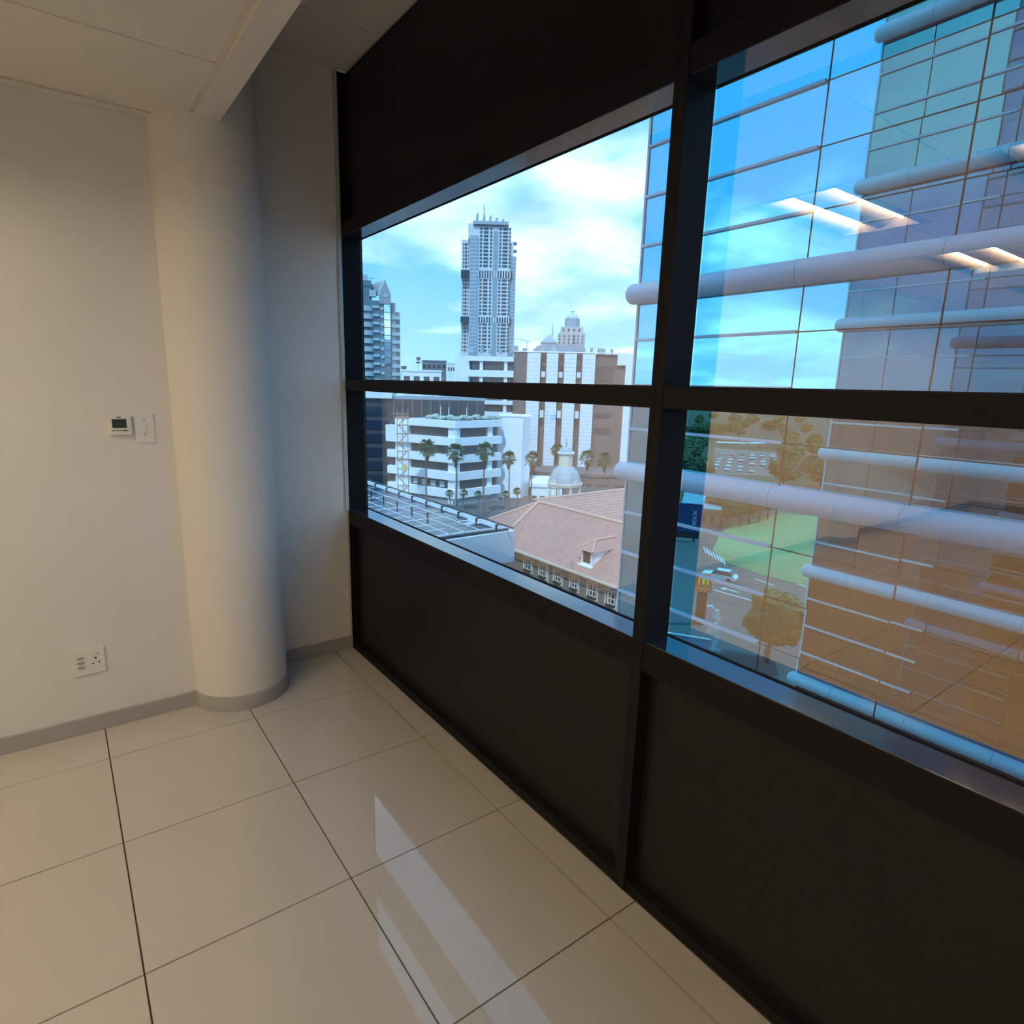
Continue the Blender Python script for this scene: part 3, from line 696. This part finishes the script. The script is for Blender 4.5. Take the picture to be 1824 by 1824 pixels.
CR = [palm_crown(s) for s in (1, 2, 3)]; SK = [palm_skirt(s) for s in (4, 5)]
def palm(u, vt, dist, rad_px, label, i, small=False):
    f = Frame.at(u, dist); top = f.Z(u, vt); R = rad_px*dist/F/1.5; h = top-1.5*R
    t = fthing('palm_tree', label, 'palm tree', f, 'tall fan palms' if not small else 'young fan palms'); bend = (.25 if i % 2 else -.2)
    m = MB()
    for k in range(8):
        z0, z1 = h*k/8, h*(k+1)/8; m.cyl((bend*math.sin(PI*k/8)*.8, 0, z0), (bend*math.sin(PI*(k+1)/8)*.8, 0, z1), R*(.17-.07*k/8)*(1.4 if small else 1), R*(.17-.07*(k+1)/8)*(1.4 if small else 1), n=8)
    m.build('trunk', TRUNK, t, smooth=True)
    o = inst('crown', CR[i % 3], t, (0, 0, h), (0, 0, i*1.3), (R, R, R)); o['kind'] = 'stuff'
    o = inst('dead_frond_skirt', SK[i % 2], t, (0, 0, h+.1*R), (0, 0, i), (R*.95, R*.95, R*(1.25 if not small else .9))); o['kind'] = 'stuff'
for i, (u, vt, dist, r, lb) in enumerate([
    (760, 782, 128, 16, 'tall fan palm just right of the orange scaffold stair'), (813, 790, 128, 17, 'tall fan palm in front of the white offices corner'), (866, 787, 128, 17, 'tall fan palm at the right end of the white offices'),
    (910, 803, 128, 13, 'fan palm with dry skirt against the blank white block'), (954, 804, 126, 15, 'shaggy fan palm left of the cupola by the blank block edge'), (998, 790, 130, 12, 'fan palm half hidden directly behind the cupola lantern'),
    (1054, 802, 118, 14, 'fan palm immediately right of the cupola'), (1086, 805, 118, 14, 'fan palm farthest right, near the pale tubular ledge')]): palm(u, vt, dist, r, lb, i)
for i, (u, vt, dist, lb) in enumerate([(802, 872, 120, 'small young palm left of three in front of the grey plinth'), (828, 871, 120, 'small young palm in the middle in front of the grey plinth'), (855, 874, 120, 'small young palm right of three in front of the grey plinth'),
    (906, 874, 122, 'young palm at the foot of the blank white block'), (927, 868, 122, 'slim young palm just left of the red tiled roof peak')]): palm(u, vt, dist, 7.5, lb, i+1, True)

# ---- cupola
frp = Frame.at(1006, 92); T = fthing('cupola', 'octagonal cream cupola with grey domed roof and spike', 'cupola', frp)
xp = lambda X: frp.P(860+X/6.756, 850)[0]; zp = lambda Y: frp.P(1006, 700+Y/6.756)[1]
cx = xp(990); CREAM = mat('cream plaster', (.70, .64, .52), .8); LEAD = mat('grey lead roof', (.36, .40, .44), .5, var=.05, scale=1)
rr = lambda a, b: (xp(b)-xp(a))/2
oct_ = dict(n=8, c=(cx, 3, 0), a0=PI/8, a1=PI/8+2*PI)
R1 = rr(780, 1200)
MB().lathe([(R1*1.05, zp(1115)), (R1, zp(1085)), (R1*.93, zp(1040)), (R1*.78, zp(975)), (R1*.58, zp(935)), (R1*.45, zp(915))], **oct_).build('main_dome', LEAD, T)
rb = MB()
for k in range(8):
    a = PI/8+k*PI/4; P_ = [(R1*1.05, zp(1112)), (R1, zp(1085)), (R1*.93, zp(1040)), (R1*.78, zp(975)), (R1*.58, zp(935)), (R1*.45, zp(915))]
    for p, q_ in zip(P_[:-1], P_[1:]): rb.cyl((cx+p[0]*math.cos(a), 3+p[0]*math.sin(a), p[1]), (cx+q_[0]*math.cos(a), 3+q_[0]*math.sin(a), q_[1]), .06, n=5)
rb.build('dome_rib', SLATE, T)
R2 = rr(912, 1092)
MB().lathe([(R2, zp(920)), (R2, zp(758))], **oct_).build('lantern', CREAM, T)
MB().lathe([(R2*1.2, zp(758)), (R2*1.25, zp(735)), (R2*1.05, zp(732))], **oct_).build('cornice', WHITE, T)
MB().lathe([(R2*1.02*math.cos(a), zp(736)+rr(905, 1100)*.72*math.sin(a)) for a in [PI/2*i/5 for i in range(6)]], **oct_).build('small_dome', LEAD, T)
MB().cyl((cx, 3, zp(690)), (cx, 3, zp(560)), .12, .02, n=6).build('spike', STEEL, T)
MB().lathe([(R1*1.08, zp(1150)), (R1*1.12, zp(1115)), (R1, zp(1110))], **oct_).build('lower_cornice', CREAM, T)
for k in range(8):
    a = PI/8+k*PI/4; MB().cyl((cx+R1*.95*math.cos(a), 3+R1*.95*math.sin(a), zp(1300)), (cx+R1*.95*math.cos(a), 3+R1*.95*math.sin(a), zp(1148)), .22, n=10).build('post', CREAM, T)
for k in (4, 5, 6, 7):
    a = k*PI/4+0; dn = Vector((math.cos(a), math.sin(a), 0)); sd = Vector((-dn.y, dn.x, 0)); c0 = Vector((cx, 3, 0))+dn*R1*.98
    if k in (5, 7): MB().add([c0-sd*.75+Vector((0, 0, zp(1118))), c0+sd*.75+Vector((0, 0, zp(1118))), c0+Vector((0, 0, zp(1060))), c0-dn*.6+Vector((0, 0, zp(1065)))], [(0, 1, 2), (0, 2, 3), (1, 3, 2), (0, 3, 1)]).build('pediment', CREAM, T)
MB().lathe([(R1*.9, 0), (R1*.9, zp(1300))], **oct_).build('pavilion_base', WHITE, T)

# ---- red tiled building
ZE = -14.0; ZR = -10.5
A_ = onz(930, 979, ZE); B_ = onz(1095, 1039, ZE)
fred = Frame((A_.x, A_.y, GZ), (B_-A_)[:2])
T = fthing('red_roof_building', 'brown brick building with large terracotta tiled roof and white windows', 'building', fred)
RT = mat('terracotta roof tile', (.44, .245, .21), .75, var=.10, scale=1.2); RCAP = mat('pale terracotta ridge cap', (.60, .36, .29), .75); BRK = mat('brown brick', (.27, .205, .165), .85, var=.12, scale=4)
def lp(w): d = w-fred.o; return Vector((d.dot(fred.xd), d.dot(fred.yd), d.z))
zE, zR = ZE-GZ, ZR-GZ
rP = lp(onz(949, 892, ZR)); yR = rP.y; xP = rP.x
xLft = lp(onz(925, 899, ZR)).x; XE = 34.0
OV = -.55                                   # eave overhang
slope = (zR-zE)/(yR-OV)
xW = xLft-(yR-OV)*1.05                      # west hip reaches the eave
# front slope as stepped courses
m = MB(); n = 30
for k in range(n):
    y0, y1 = OV+(yR-OV)*k/n, OV+(yR-OV)*(k+1.12)/n
    y1 = min(y1, yR); f0, f1 = (y0-OV)/(yR-OV), (y1-OV)/(yR-OV)
    xa0, xa1 = xW+(xLft-xW)*f0, xW+(xLft-xW)*f1
    z0, z1 = zE+slope*(y0-OV), zE+slope*(y1-OV)
    m.add([(xa0, y0, z0+.05), (XE, y0, z0+.05), (XE, y1, z1), (xa1, y1, z1), (xa0, y0, z0-.06), (XE, y0, z0-.06)], [(0, 1, 2, 3), (4, 5, 1, 0), ])
m.build('front_roof_tiles', RT, T, kind='stuff')
m = MB(); m.slab([(xW, OV, zE), (xLft, yR, zR), (xW, 2*yR-OV, zE)], -.02); m.slab([(xLft, yR, zR), (XE, yR, zR), (XE, 2*yR-OV, zE), (xLft, 2*yR-OV, zE)], -.1)
m.build('rear_roof', RT, T)
# cross wing whose ridge runs away from us
m = MB(); YB = 62.0; hw2 = (yR-OV)*1.0; nn = 24
for k in range(nn):
    x1_, x0_ = xP+hw2*2.2*(k)/nn, xP+hw2*2.2*(k+1.1)/nn; z1_, z0_ = zR+.05-(x1_-xP)*slope*.55, zR+.05-(x0_-xP)*slope*.55
    m.add([(x1_, yR-.2, z1_), (x1_, YB, z1_), (x0_, YB, z0_+.05), (x0_, yR-.2, z0_+.05), (x0_, YB, z0_-.06), (x0_, yR-.2, z0_-.06)], [(0, 1, 2, 3), (3, 2, 4, 5)])
m.build('cross_wing_tiles', RT, T, kind='stuff')
MB().slab([(xP, yR, zR), (xP, YB, zR), (xP-hw2, YB, zE), (xP-hw2, yR, zE)], .1).build('cross_wing_rear', RT, T)
cap = MB().cyl((xP, yR, zR+.08), (XE, yR, zR+.08), .16, n=8).cyl((xP, yR, zR+.08), (xP, YB, zR+.08), .16, n=8)
cap.cyl((xLft, yR, zR+.08), (xP, yR, zR+.08), .16, n=8).cyl((xLft, yR, zR+.06), (xW, OV, zE+.08), .13, n=8); cap.build('ridge_cap', RCAP, T, smooth=True)
vb = lp(onz(913, 943, ZE+.6)); MB().cyl((xLft, yR, zR+.1), (xLft-.6+(vb.x-xLft)*.0+1.2, OV, zE+.12), .16, n=8).build('raised_verge', RCAP, T, smooth=True)
vx = lp(onz(922, 975, ZE)).x
MB().cyl((xP, yR, zR+.06), (vx, OV, zE+.08), .06, n=6).build('verge_joint', RT, T)
box('gutter', mat('cream gutter', (.62, .58, .5), .6), T, xW, XE, OV-.12, OV+.03, zE-.16, zE+.02); box('soffit_board', MATS['cream gutter'], T, xW+.1, XE, OV, .1, zE-.22, zE-.14)
MB().prism([(xW+.6, 0), (XE, 0), (XE, 2*yR-.6), (xW+.6, 2*yR-.6)], 0, zE-.15, 'z').build('brick_wall', BRK, T)
WF = mat('white window frame', (.80, .78, .72), .6)
wins = [(933, 991.5, 949, 1020), (960, 1002, 975.5, 1032), (986, 1012.5, 1003, 1042), (1015, 1024, 1032.5, 1054), (1046, 1036.5, 1066, 1069), (1078, 1050, 1100, 1083)]
for (u0, v0, u1, v1) in wins:
    xa, xb2 = fred.P(u0, (v0+v1)/2)[0], fred.P(u1, (v0+v1)/2)[0]
    zt = fred.P((u0+u1)/2, v0)[1]; zb2 = fred.P((u0+u1)/2, v1)[1]
    w = MB(); t_ = .085
    w.box(xa, xa+t_, -.10, .1, zb2, zt).box(xb2-t_, xb2, -.10, .1, zb2, zt).box(xa, xb2, -.10, .1, zt-t_, zt).box(xa, xb2, -.10, .1, zb2, zb2+t_)
    f_ = w.build('window_frame', WF, T)
    ia, ib = xa+.26, xb2-.26
    g = MB().box(ia, ia+.07, -.06, .0, zb2+.35, zt-.2).box(ib-.07, ib, -.06, .0, zb2+.35, zt-.2).box((ia+ib)/2-.05, (ia+ib)/2+.05, -.06, 0, zb2+.35, zt-.2).box(ia, ib, -.06, 0, (zb2+zt)/2-.02, (zb2+zt)/2+.06).box(ia, ib, -.06, 0, zt-.27, zt-.2).box(ia, ib, -.06, 0, zb2+.33, zb2+.4)
    g.build('sash', WF, f_)
    for sx0, sx1 in ((ia, (ia+ib)/2), ((ia+ib)/2, ib)):
        box('pane', NGLASS, f_, sx0+.05, sx1-.05, -.03, -.01, zb2+.4, zt-.27)
    box('window_box', BPLAS, f_, ia-.05, ib+.05, -.28, -.02, zb2+.14, zb2+.32)
for u in (978, 1088): xq = fred.P(u, 1020)[0]; MB().cyl((xq, -.12, 0), (xq, -.12, zE-.1), .05, n=6).build('downpipe', WF, T)
# dormer
def onslope(u, v):
    d = ray(u, v); c = CAM-fred.o; dl = Vector((d.dot(fred.xd), d.dot(fred.yd), d.z)); cl = Vector((c.dot(fred.xd), c.dot(fred.yd), c.z))
    t = (zE+slope*(cl.y-OV)-cl.z)/(dl.z-slope*dl.y); return cl+dl*t
b0 = onslope(1035, 1004); b1 = onslope(1053, 1010)
dxa, dxb, dyb = b0.x, b1.x+.1, (b0.y+b1.y)/2; dz0 = zE+slope*(dyb-OV); dz1 = dz0+1.35; dyt = OV+(dz1-zE)/slope
DR = box('dormer', WHITE, T, dxa, dxb, dyb+.05, dyb+.1, dz0, dz1)
MB().add([(dxa, dyb, dz0), (dxa, dyb, dz1), (dxa, dyt, dz1), (dxb, dyb, dz0), (dxb, dyb, dz1), (dxb, dyt, dz1)], [(0, 1, 2), (3, 5, 4), (0, 3, 4, 1), (1, 4, 5, 2), (0, 2, 5, 3)]).build('cheek', WHITE, DR)
box('dormer_glass', NGLASS, DR, dxa+.25, dxb-.25, dyb-.04, dyb+.02, dz0+.25, dz1-.1); box('dormer_sill', WHITE, DR, dxa-.15, dxb+.15, dyb-.35, dyb+.1, dz0-.1, dz0+.05)
for x in (dxa+.05, dxb-.18): box('dormer_frame', WF, DR, x, x+.14, dyb-.06, dyb+.02, dz0, dz1)
xm = (dxa+dxb)/2; zt_ = dz1+.75; hx = (dxb-dxa)/2+.25
ym = dyb+.9; yt2 = OV+(zt_-zE)/slope
MB().add([(xm-hx, dyb-.3, dz1), (xm+hx, dyb-.3, dz1), (xm, ym, zt_), (xm, yt2, zt_), (xm-hx, dyt+.2, dz1), (xm+hx, dyt+.2, dz1)], [(0, 1, 2), (1, 5, 3, 2), (0, 2, 3, 4), (0, 4, 5, 1)]).build('dormer_roof', RT, DR)
MB().cyl((xm+hx, dyb-.3, dz1+.05), (xm, ym, zt_+.05), .10, n=6).cyl((xm, ym, zt_+.05), (xm, yt2, zt_+.05), .10, n=6).cyl((xm-hx, dyb-.3, dz1+.05), (xm, ym, zt_+.05), .10, n=6).build('dormer_cap', RCAP, DR)

# ---- roof terrace with dark glass panels and railing
ZS = -8.0
T = thing('panel_roof_terrace', 'white edged flat roof terrace just below the left window', 'terrace', (-28.43, 17.0, ZS))
SY1 = 6.05
box('roof_slab', WHITE, T, -70, 0, -6, SY1, -2.15, 0); box('roof_deck', mat('pale roof deck', (.42, .47, .52), .35, ior=1.5, var=.1, scale=.8), T, -70, -.25, -5.6, 4.6, 0, .03)
box('edge_upstand', DSTEEL, T, -.42, -.25, .2, 5.7, .0, .14); box('gutter_kerb', mat('grey gutter', (.38, .43, .48), .5), T, -70, -.3, 4.9, SY1-.15, 0, .10)
box('soffit_body', CORE, T, -70, -1.6, -5, 4.8, -17.9, -2.15)
PNL = mat('dark solar glass', (.018, .03, .05), .10, ior=1.33)
SA = thing('solar_array', 'dark glass solar panels in rows on the white flat roof', 'solar panel array', (-28.43, 17.0, ZS))
pm_ = MB().box(-.70, .70, -.52, .52, -.02, .02).mesh('solar_panel', PNL)
for i in range(15):
    for j in range(4):
        if j == 3 and i in (1,): continue
        inst('solar_panel', pm_, SA, (-1.4-1.52*i, .75+1.13*j-.0, .16+.02*j), (random.uniform(-.004, .004)+.02, random.uniform(-.006, .006), 0))
for i in range(0, 16): box('rack_rail', WHITE2, SA, -.68-1.52*i, -.60-1.52*i, .1, 4.6, .12, .23 if i % 3 == 0 else .19)
for j in range(5): box('rack_rail', WHITE2, SA, -23.5, -.6, .16+1.13*j, .21+1.13*j, .12, .18+.02*j)
for i in range(5): box('rack_foot', DSTEEL, SA, -5.5-2.4*i, -5.42-2.4*i, 2.35, 2.45, .03, .60)
RLS = thing('roof_railing', 'dark metal railing with bent posts along the roof terrace edge', 'railing', (-28.43, 17.0, ZS))
for k in range(14):
    x = -.25-2.38*k; MB().box(x-.05, x+.05, 4.62, 4.74, .03, .52).box(x-.05, x+.05, 4.35, 4.74, .03, .10).box(x-.05, x+.05, 4.66, 5.15, .45, .52).build('post', DSTEEL, RLS)
MB().box(-40, .9, 5.08, 5.17, .45, .53).build('top_rail', DSTEEL, RLS)
for z in (.14, .28): MB().box(-40, -.2, 5.10, 5.15, z, z+.05).build('mid_rail', WHITE2, RLS)

# ================================================================ THE STREET BEHIND US, seen mirrored in the opposite wing
GRASS = mat('mown grass', (.20, .275, .12), .95, var=.30, scale=.06); SCRUB = mat('dry scrub ground', (.055, .055, .033), .95, var=.25, scale=.03)
PAINT = mat('white road paint', (.75, .75, .74), .7); LEAF = mat('olive foliage', (.045, .075, .028), .8, var=.45, scale=.9); LEAF2 = mat('yellow green foliage', (.085, .10, .03), .8, var=.35, scale=1.2); BARK = mat('tree bark', (.12, .09, .07), .9)
def flat(name, m, pix, dz, label, cat, z=GZ, kind='structure', thick=.08):
    pts = [mz(u, v, z) for u, v in pix]; o = MB().prism([(p.x, p.y) for p in pts], z+dz-thick, z+dz, 'z').build(name, m); tag(o, label, cat, kind=kind); return o
flat('lawn', GRASS, [(1272, 978), (1292, 937), (1389, 913), (1455, 918), (1520, 925), (1500, 1060), (1440, 1042), (1369, 1025), (1294, 999)], .06, 'bright green lawn mirrored in the opposite glass wing', 'lawn')
flat('scrub_field', SCRUB, [(1200, 728), (1500, 728), (1490, 905), (1395, 905), (1290, 925), (1200, 935)], .04, 'olive brown tree-covered ground mirrored beyond the lawn', 'ground')
flat('car_park', mat('pale concrete paving', (.14, .13, .125), .9, var=.1, scale=.1), [(1270, 797), (1385, 808), (1385, 850), (1275, 846)], .12, 'paved car park mirrored beyond the lawn', 'car park')
def stripe(p, q_, w, name='lane_line'):
    a, b = mz(*p, GZ), mz(*q_, GZ); d = (b-a).normalized(); s = Vector((-d.y, d.x, 0))*w/2
    return [(a+s)[:2], (b+s)[:2], (b-s)[:2], (a-s)[:2]]
road = thing('road_markings', 'white lane lines and turn arrow on the mirrored road', 'road marking', mz(1300, 1050, GZ))
def rmark(name, polys):
    m = MB(); o0 = road.location
    for p in polys: m.prism([(x-o0.x, y-o0.y) for x, y in p], .03, .05, 'z')
    m.build(name, PAINT, road)
for a, b in (((1347, 1029), (1381, 1041)), ((1392, 1021), (1413, 1027)), ((1315, 1042), (1330, 1047)), ((1270, 1052), (1350, 1075)), ((1350, 1075), (1430, 1098)), ((1380, 1022), (1440, 1044))): rmark('lane_line', [stripe(a, b, .28)])
rmark('arrow', [stripe((1290, 1050), (1314, 1057), .35), [mz(1282, 1049.5, GZ)[:2], mz(1294, 1048, GZ)[:2], mz(1290, 1053, GZ)[:2]]])
cw = thing('zebra_crossing', 'white zebra crossing stripes mirrored at the lawn corner', 'road marking', mz(1275, 985, GZ))
for k in range(7):
    u, v = 1256+k*5.6, 972+k*3.4; p = stripe((u, v), (u+5, v+12), .22); MB().prism([(x-cw.location.x, y-cw.location.y) for x, y in p], .08, .11, 'z').build('stripe', PAINT, cw)
def tree(u, v, h, r, label, m, seed, group):
    r_ = random.Random(seed); p = mz(u, v, GZ); t = thing('street_tree', label, 'tree', p, r_.uniform(0, 6), group)
    b = MB().cyl((0, 0, 0), (.1, .1, h*.6), h*.035+.05, h*.02, n=7)
    for k in range(3): a = k*2.1+r_.random(); b.cyl((.05, .05, h*.4), (math.cos(a)*r*.5, math.sin(a)*r*.5, h*.75), h*.018, h*.01, n=5)
    b.build('trunk', BARK, t); c = MB()
    for k in range(11):
        a = r_.uniform(0, 2*PI); rr_ = r*r_.uniform(0, .62); vs, fs = blob(r_, r*r_.uniform(.38, .56), 3, .85); o = (math.cos(a)*rr_, math.sin(a)*rr_, h*.60+r_.uniform(-.3, .35)*r)
        c.add([(x+o[0], y+o[1], z+o[2]) for x, y, z in vs], fs)
    o = c.build('crown', m, t)
ORD = 'first second third fourth fifth sixth seventh eighth ninth tenth eleventh twelfth thirteenth fourteenth fifteenth sixteenth seventeenth eighteenth nineteenth twentieth'.split()
ORD += ['twenty-'+w for w in ORD[:9]]+['thirtieth']+['thirty-'+w for w in ORD[:9]]
for i, (u, v, h, r) in enumerate([(1282, 930, 7, 3.0), (1296, 941, 6.5, 2.1), (1306, 920, 8, 3.2), (1316, 938, 6.5, 2.1), (1333, 934, 6.5, 2.1), (1341, 914, 8, 3.2), (1350, 929, 6.5, 2.1), (1366, 924, 6, 2.6), (1383, 917, 6, 2.6)]):
    tree(u, v, h, r, 'olive tree at the mirrored lawn edge, %s from the left' % ORD[i], LEAF, 40+i, 'trees at the mirrored lawn edge')
tree(1366, 1178, 8, 4.1, 'large yellow-green tree mirrored beside the road, nearest to the wall', LEAF2, 77, None)
rg = random.Random(12); spots = []
for i in range(900):
    u = rg.uniform(1205, 1465); v = rg.uniform(752, 872)
    if 1264 < u < 1392 and 786 < v: continue
    p = mz(u, v, GZ)
    if all((p-q_).length > 10.5 for q_, _, _ in spots) and len(spots) < 38: spots.append((p, u, v))
spots.sort(key=lambda t: t[1])
for i, (p, u, v) in enumerate(spots):
    tree(u, v, rg.uniform(7, 10), rg.uniform(4, 5.2), 'woodland tree around the mirrored car park, %s from the left' % ORD[i], LEAF if i % 3 else LEAF2, 100+i, 'trees around the mirrored car park')
CARC = [mat('white car paint', (.8, .82, .82), .25, coat=.6), mat('silver car paint', (.5, .52, .54), .3, .4, coat=.5), mat('dark car paint', (.04, .045, .06), .25, coat=.6), mat('red car paint', (.35, .04, .03), .3, coat=.5)]
TYRE = mat('tyre', (.02, .02, .02), .9)
def car_mesh(c):
    b = MB().prism([(-2.1, .35), (2.1, .35), (2.15, .75), (1.1, .92), (-1.9, .95), (-2.15, .7)], -.85, .85).mesh('body', c)
    g = MB().add([(-1.7, -.78, .93), (1.0, -.78, .92), (1.0, .78, .92), (-1.7, .78, .93), (-1.3, -.62, 1.45), (.35, -.62, 1.45), (.35, .62, 1.45), (-1.3, .62, 1.45)], [(0, 1, 5, 4), (1, 2, 6, 5), (2, 3, 7, 6), (3, 0, 4, 7), (0, 3, 2, 1), (4, 5, 6, 7)]).mesh('cabin', NGLASS)
    r = MB().box(-1.28, .32, -.6, .6, 1.44, 1.49).mesh('roof', c)
    w = MB().cyl((0, -.1, 0), (0, .1, 0), .33, n=12).mesh('wheel', TYRE)
    return b, g, r, w
CM = [car_mesh(c) for c in CARC]
def car(p, rz, k, label, group, sc=1.0):
    t = thing('car', label, 'car', p, rz, group); b, g, r, w = CM[k]; t.scale = (sc, sc, sc)
    inst('body', b, t); inst('cabin', g, t); inst('roof', r, t)
    for x in (-1.3, 1.3):
        for y in (-.8, .8): inst('wheel', w, t, (x, y, .33))
    return t
cpo = mz(1330, 826, GZ); away = Vector((cpo.x-CAM.x, cpo.y-(2*YM-CAM.y), 0)).normalized(); rgt = Vector((-away.y, away.x, 0)); rgt = rgt if rgt.x > 0 else -rgt
for i in range(6):
    row = []
    for j in range(6):
        if rg.random() < .22: continue
        row.append(j)
    for n_, j in enumerate(row):
        p = cpo + away*((i-2.5)*11.0) + rgt*((j-2.5)*3.9); p.z = GZ+.12; k = 0 if rg.random() < .6 else rg.choice((1, 2, 3))
        car(p, math.atan2(away.y, away.x)+rg.choice((0, PI)), k, '%s car in the mirrored car park, %s row from the front, %s from the left' % (('white', 'silver', 'dark', 'red')[k], ORD[i], ORD[n_]), 'cars in the mirrored car park')
for k, (a, b) in enumerate((((1276, 798), (1328, 800)), ((1334, 800), (1386, 798)))):
    pa, pb = mz(*a, GZ), mz(*b, GZ); d = (pb-pa); L = d.length; t = thing('shade_canopy', ['white car park canopy left of two in the mirror', 'white car park canopy right of two in the mirror'][k], 'canopy', pa, math.atan2(d.y, d.x), 'car park canopies')
    box('roof', WHITE, t, 0, L, -2.2, 2.2, 2.6, 2.75)
    for q_ in range(6): MB().cyl((L*(q_+.5)/6, 0, 0), (L*(q_+.5)/6, 0, 2.6), .1, n=6).build('post', STEEL, t)
car(mz(1284, 1031, GZ), mz(1284, 1031, GZ).x*0+2.75, 0, 'white pickup-like car driving on the mirrored road', None, 1.15)
# signs
def text(s_, size, m, parent, loc, rot, ext=.03):
    cu = bpy.data.curves.new('lettering', 'FONT'); cu.body = s_; cu.size = size; cu.extrude = ext; cu.align_x = 'CENTER'; cu.align_y = 'CENTER'
    o = bpy.data.objects.new('tmp', cu); COL.objects.link(o); dg = bpy.context.evaluated_depsgraph_get(); me = bpy.data.meshes.new_from_object(o.evaluated_get(dg)); bpy.data.objects.remove(o)
    me.materials.clear(); me.materials.append(m); me.name = 'lettering'; return inst('lettering', me, parent, loc, rot)
def mthing(name, label, cat, f): return thing(name, label, cat, f.o, f.rot())
# mirrored frames: local x runs to the right of someone standing at the mirror image, so image x is negated
class MF(Frame):
    pass
def mframe(u, v):
    p = mz(u, v, GZ); c = Vector((CAM.x, 2*YM-CAM.y, CAM.z)); a = Vector((p.x-c.x, p.y-c.y, 0)).normalized()
    f = Frame(p, (a.y, -a.x)); f.c = c; f.m = True; return f
f = mframe(1250, 1113); T = mthing('restaurant_sign', 'red square sign with yellow arches on a dark pylon, mirrored', 'sign', f)
x0, x1 = sorted((f.P(1237, 1038)[0], f.P(1268, 1038)[0])); z0, z1 = f.P(1250, 1056)[1], f.P(1250, 1020)[1]
box('panel', mat('red sign face', (.80, .13, .05), .5, emit=(.8, .10, .03), estr=.45), T, x0, x1, 0, .4, z0, z1); xm_ = (x0+x1)/2; sw = (x1-x0)  # mild emission added to brighten the shaded sign face, as if backlit
m = MB(); rz_ = (z1-z0)
for s in (-1, 1):
    pts = []
    for k in range(13):
        a = PI*k/12; pts.append((xm_+s*sw*.135+math.cos(a)*sw*.12, z0+rz_*.42+math.sin(a)*rz_*.44))
    for p, q_ in zip(pts[:-1], pts[1:]): m.cyl((p[0], -.08, p[1]), (q_[0], -.08, q_[1]), sw*.038, n=6)
m.build('arches', mat('yellow sign arches', (.85, .5, .04), .5, emit=(1, .6, .06), estr=.9), T)  # emission added here too, so the arches show in the shade
text("McDonald's", sw*.17, PAINT, T, (xm_, -.06, z0+rz_*.2), (PI/2, 0, 0))
box('pylon', BPLAS, T, xm_-sw*.3, xm_+sw*.3, .05, .35, 0, z0)
f = mframe(1226, 962); T = mthing('navy_billboard', 'tall navy billboard with vertical white BOOK lettering, mirrored', 'billboard', f)
x0, x1 = sorted((f.P(1196, 925)[0], f.P(1250, 925)[0])); z0, z1 = f.P(1226, 945)[1], f.P(1226, 897)[1]
box('panel', mat('navy billboard face', (.02, .05, .16), .5), T, x0, x1, 0, .5, z0, z1); box('lower_frame', BPLAS, T, x0, x1, .1, .4, z0-1.2, z0)
for x in (x0+.8, x1-.8): MB().cyl((x, .25, 0), (x, .25, z0), .2, n=8).build('leg', DSTEEL, T)
xt = f.P(1236, 920)[0]; text('BOOK', 1.0, PAINT, T, (xt, -.05, (z0+z1)/2), (PI/2, -PI/2, 0))
f = mframe(1262, 935); T = mthing('grey_roof_shed', 'low grey-roofed shed mirrored behind the billboard', 'building', f)
x0, x1 = sorted((f.P(1215, 915)[0], f.P(1292, 915)[0])); zt = f.P(1262, 908)[1]
box('wall', mat('tan wall', (.22, .17, .13), .8), T, x0, x1, 0, 14, 0, zt); MB().slab([(x0-.5, -.5, zt), (x1+.5, -.5, zt), (x1+.5, 15, zt+1.6), (x0-.5, 15, zt+1.6)], -.3).build('roof', SLATE, T)
for k in range(5): box('door', BGLASS, T, x0+(x1-x0)*(k+.25)/5, x0+(x1-x0)*(k+.75)/5, -.1, .1, 0, zt*.7)
f = mframe(1275, 1164); T = mthing('jagged_white_shape', 'jagged white angular outline beside the mirrored road', 'unidentified', f)  # upright plates stand in for a jagged white mark of unknown nature
Q = lambda X, Y: (f.P(1180+X/5.7, 940+Y/5.7)[0], f.P(1180+X/5.7, 940+Y/5.7)[1])
for pl in ([(445, 798), (505, 800), (522, 832), (500, 838)], [(530, 838), (568, 845), (572, 905), (588, 935), (580, 965), (505, 912)], [(520, 968), (560, 975), (548, 1010), (505, 1062), (462, 1060)], [(560, 990), (590, 1015), (622, 1032), (598, 1115), (524, 1268), (516, 1200), (545, 1090), (525, 1062)]):
    MB().prism([Q(*p) for p in pl], -.15, .15).build('blade', WHITE, T)
box('footing', MATS['grey plinth'], T, -.6, .6, -.5, .5, 0, .5)
pts = [mz(1178, 1125.5, -20), mz(1268, 1140, -20), mz(1262, 1260, -20), mz(1150, 1260, -20)]
T = thing('navy_roof_building', 'low building with dark blue flat roof and white edge, mirrored below', 'building', (pts[0].x, pts[0].y, GZ)); L0 = T.location
MB().prism([(p.x-L0.x, p.y-L0.y) for p in pts], 0, 6, 'z').build('block', mat('navy roof sheet', (.03, .05, .09), .5), T)
a, b = pts[0]-L0, pts[1]-L0; MB().cyl((a.x, a.y, 6.05), (b.x, b.y, 6.05), .09, n=6).build('white_edge', WHITE, T)
